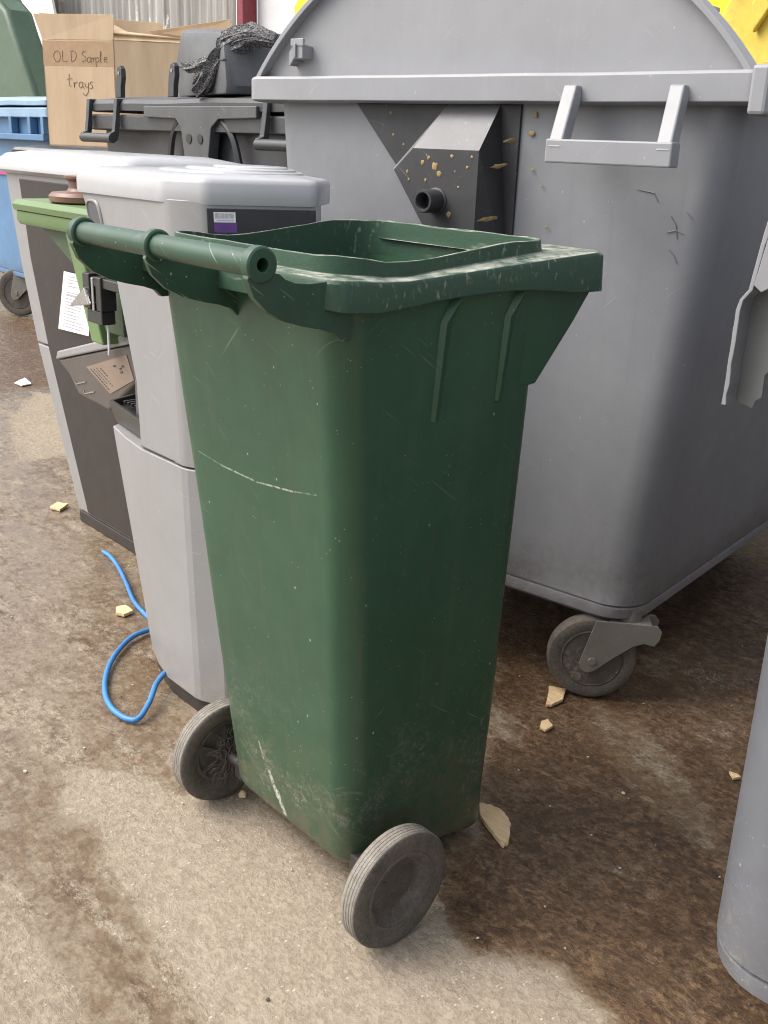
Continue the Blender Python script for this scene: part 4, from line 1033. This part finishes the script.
# ------------------------------------------------------------------ walls behind
t = root('boundary_wall', 'weathered boundary wall of streaked grey sheeting with a maroon post', 'wall', (-9, 4.5, 0))
X = Matrix.Translation((9, -4.5, 0))
mb = MB(); n = 220; pa = []
for i in range(n+1):
    x = lerp(-12.6, -6.56, i/n); pa.append((x, 4.5+.018*math.sin(i*1.4)))
mb.loft([[(x, y, z) for x, y in pa]+[(x, y+.03, z) for x, y in pa[::-1]] for z in (-.01, 3.3)])
mb.build('sheeting', 'fence', t, 60, xf=X)
MB().box(-6.56, -6.47, 4.42, 4.55, -.01, 3.3).build('cream_strip', 'white_board', t, 0, .005, xf=X)
MB().box(-6.465, -6.375, 4.36, 4.5, -.01, 3.35).build('post', 'maroon', t, 0, .006, xf=X)
MB().box(-6.37, -3.0, 4.5, 4.56, -.01, 3.3).build('pale_panel', 'palewall', t, 0, .004, xf=X)
MB().box(-3.0, 6.0, 4.9, 5.0, -.01, 3.3).build('pale_panel', 'palewall', t, 0, .004, xf=X)
# white sheet leaning behind the box
o = MB().prism([(-10.9, 0), (-8.5, 0), (-8.6, 1.5), (-9.62, 1.95), (-9.50, 2.25), (-9.70, 3.0), (-11.7, 3.2)], lambda u, v, w_: (u, w_-.03*v, v), 4.30, 4.33).build('white_sheet', 'white_board', None, 0, .004)
tag(o, 'broad white sheet leaning on the boundary wall behind the dark green container', 'sheet')

# ------------------------------------------------------------------ cable, chips, grit
def dense(p): return spline(p, 8)
c1 = [(-1.45, 0.48, .007), (-1.404, 0.478, .009), (-1.316, 0.457, .012), (-1.203, 0.422, .010), (-1.086, 0.382, .008), (-0.99, 0.365, .008), (-.93, .36, .008), (-0.903, 0.350, .009), (-0.911, 0.321, .010), (-0.897, 0.267, .010), (-0.838, 0.193, .009), (-0.767, 0.136, .008), (-0.699, 0.099, .008), (-0.647, 0.083, .008), (-0.606, 0.080, .008), (-0.570, 0.086, .009), (-0.556, 0.103, .012), (-0.587, 0.146, .022), (-0.632, 0.188, .030), (-.655, .222, .035)]
o = MB().tube(dense(c1), .0062, 10).build('cable', 'cable', None, 60); tag(o, 'bright blue cable looping on the ground at the foot of the silver water cooler', 'cable')
CH = {1: ([(0.095, 0.452), (0.111, 0.468), (0.146, 0.471), (0.177, 0.453), (0.202, 0.421), (0.213, 0.396), (0.188, 0.403), (0.148, 0.417), (0.122, 0.428)], .009, 'large torn half moon of brown board beside the green bin and its right wheel', 'board scrap'),
      2: ([(-0.11, 0.909), (-0.08, 0.933), (-0.052, 0.888), (-0.052, 0.846), (-0.062, 0.84)], .007, 'small tan wedge of board in front of the grey container\'s caster', 'board scrap'),
      3: ([(-0.023, 0.777), (-0.019, 0.795), (0.006, 0.782), (0.006, 0.756), (-0.009, 0.756)], .006, 'little pale crumb below the tan wedge near the caster', 'crumb'),
      4: ([(-1.087, 0.33), (-1.083, 0.356), (-1.039, 0.353), (-1.032, 0.323), (-1.055, 0.313)], .008, 'pale yellow stone inside the bend of the blue cable', 'stone'),
      5: ([(-1.905, 0.524), (-1.936, 0.566), (-1.899, 0.584), (-1.86, 0.537)], .008, 'pale yellow stone left of the far water cooler\'s foot', 'stone'),
      6: ([(0.339, 0.931), (0.353, 0.937), (0.365, 0.931), (0.357, 0.915)], .005, 'small tan fleck on wet ground near the right hand container', 'crumb'),
      7: ([(-3.698, 1.16), (-3.775, 1.249), (-3.632, 1.223), (-3.617, 1.166)], .006, 'white scrap of paper on the wet ground at the far left', 'scrap')}
for k, (poly, th_, lab, cat) in CH.items():
    c = Vector((sum(p[0] for p in poly)/len(poly), sum(p[1] for p in poly)/len(poly)))
    n = len(poly); sub = []; rnd = random.Random(k)
    for i in range(n):
        a_ = Vector(poly[i]); b_ = Vector(poly[(i+1) % n])
        for q_ in range(4):
            p = a_.lerp(b_, q_/4); p += (p-c)*rnd.uniform(-.06, .05); sub.append(p-c)
    rg = lambda s_, z, j=0: [(p.x*s_, p.y*s_, z+.0012*mnoise.noise((p.x*60, p.y*60, j))) for p in sub]
    nm = {'board scrap': 'board_scrap', 'crumb': 'crumb', 'stone': 'stone', 'scrap': 'paper_scrap'}[cat]
    o = MB().loft([rg(.97, 0), rg(1, th_*.4), rg(.98, th_), rg(.6, th_*1.08, 3)]).build(nm, 'chip' if k not in (7,) else 'paper_white' if False else ('paint_white' if k == 7 else 'chip'), None, 40)
    o.location = (c.x, c.y, 0); tag(o, lab, cat)
# twig and pale stones near the bin
def rock(mb, x, y, r, rnd):
    bm = bmesh.new(); bmesh.ops.create_icosphere(bm, subdivisions=1, radius=1)
    sx, sy, sz = r*rnd.uniform(.7, 1.3), r*rnd.uniform(.7, 1.3), r*rnd.uniform(.35, .7); a_ = rnd.uniform(0, 3.1)
    vs_ = []
    for v in bm.verts:
        p = Vector((v.co.x*sx, v.co.y*sy, v.co.z*sz))*(1+.3*rnd.uniform(-1, 1)); p.rotate(Matrix.Rotation(a_, 3, 'Z')); vs_.append((p.x+x, p.y+y, p.z+sz*.35))
    fs_ = [tuple(v.index for v in f.verts) for f in bm.faces]; bm.free(); mb.add(vs_, fs_)
rnd = random.Random(21)
grit_l, grit_d = MB(), MB()
for k in range(420):
    x, y = rnd.uniform(-2.2, .9), rnd.uniform(-.6, 1.7)
    if -.25 < x < .25 and -.02 < y < .45: continue
    rock(grit_l if rnd.random() < .62 else grit_d, x, y, .0010+.0028*rnd.random()**4, rnd)
for (x, y) in [(-0.836, -0.031), (0.123, 0.752), (0.284, 0.552), (0.496, 0.634), (0.372, 0.518), (0.329, 0.204), (0.017, 0.074), (0.078, 0.449)]:
    rock(grit_l, x, y, .0028, rnd)
g = plain('grit_pale', (.50, .46, .38), .8); g2 = plain('grit_dark', (.07, .06, .05), .8)
tag(grit_l.build('grit', g, None, 0), 'pale grit and crumbs scattered over the yard', 'grit', kind='stuff')
tag(grit_d.build('grit', g2, None, 0), 'dark grit scattered over the yard', 'grit', kind='stuff')
for (x, y, r, lab) in [(-0.21, 0.13, .012, 'small ochre stone behind the left wheel of the dark green bin'), (0.078, 0.449, .008, 'small grey stone touching the half moon scrap of board')]:
    mb = MB(); rock(mb, 0, 0, r, rnd); o = mb.build('stone', 'chip' if x < 0 else g, None, 50); o.location = (x, y, 0); tag(o, lab, 'stone')
tw = MB().tube([(0, 0, .003), (.012, .006, .007), (.024, .008, .005), (.030, .016, .003)], [.0024, .003, .0016, .0008], 6)
o = tw.build('twig', 'tapblack', None, 60); o.location = (.150, .120, 0); tag(o, 'short black twig on the dry concrete left of the right wheel', 'twig')
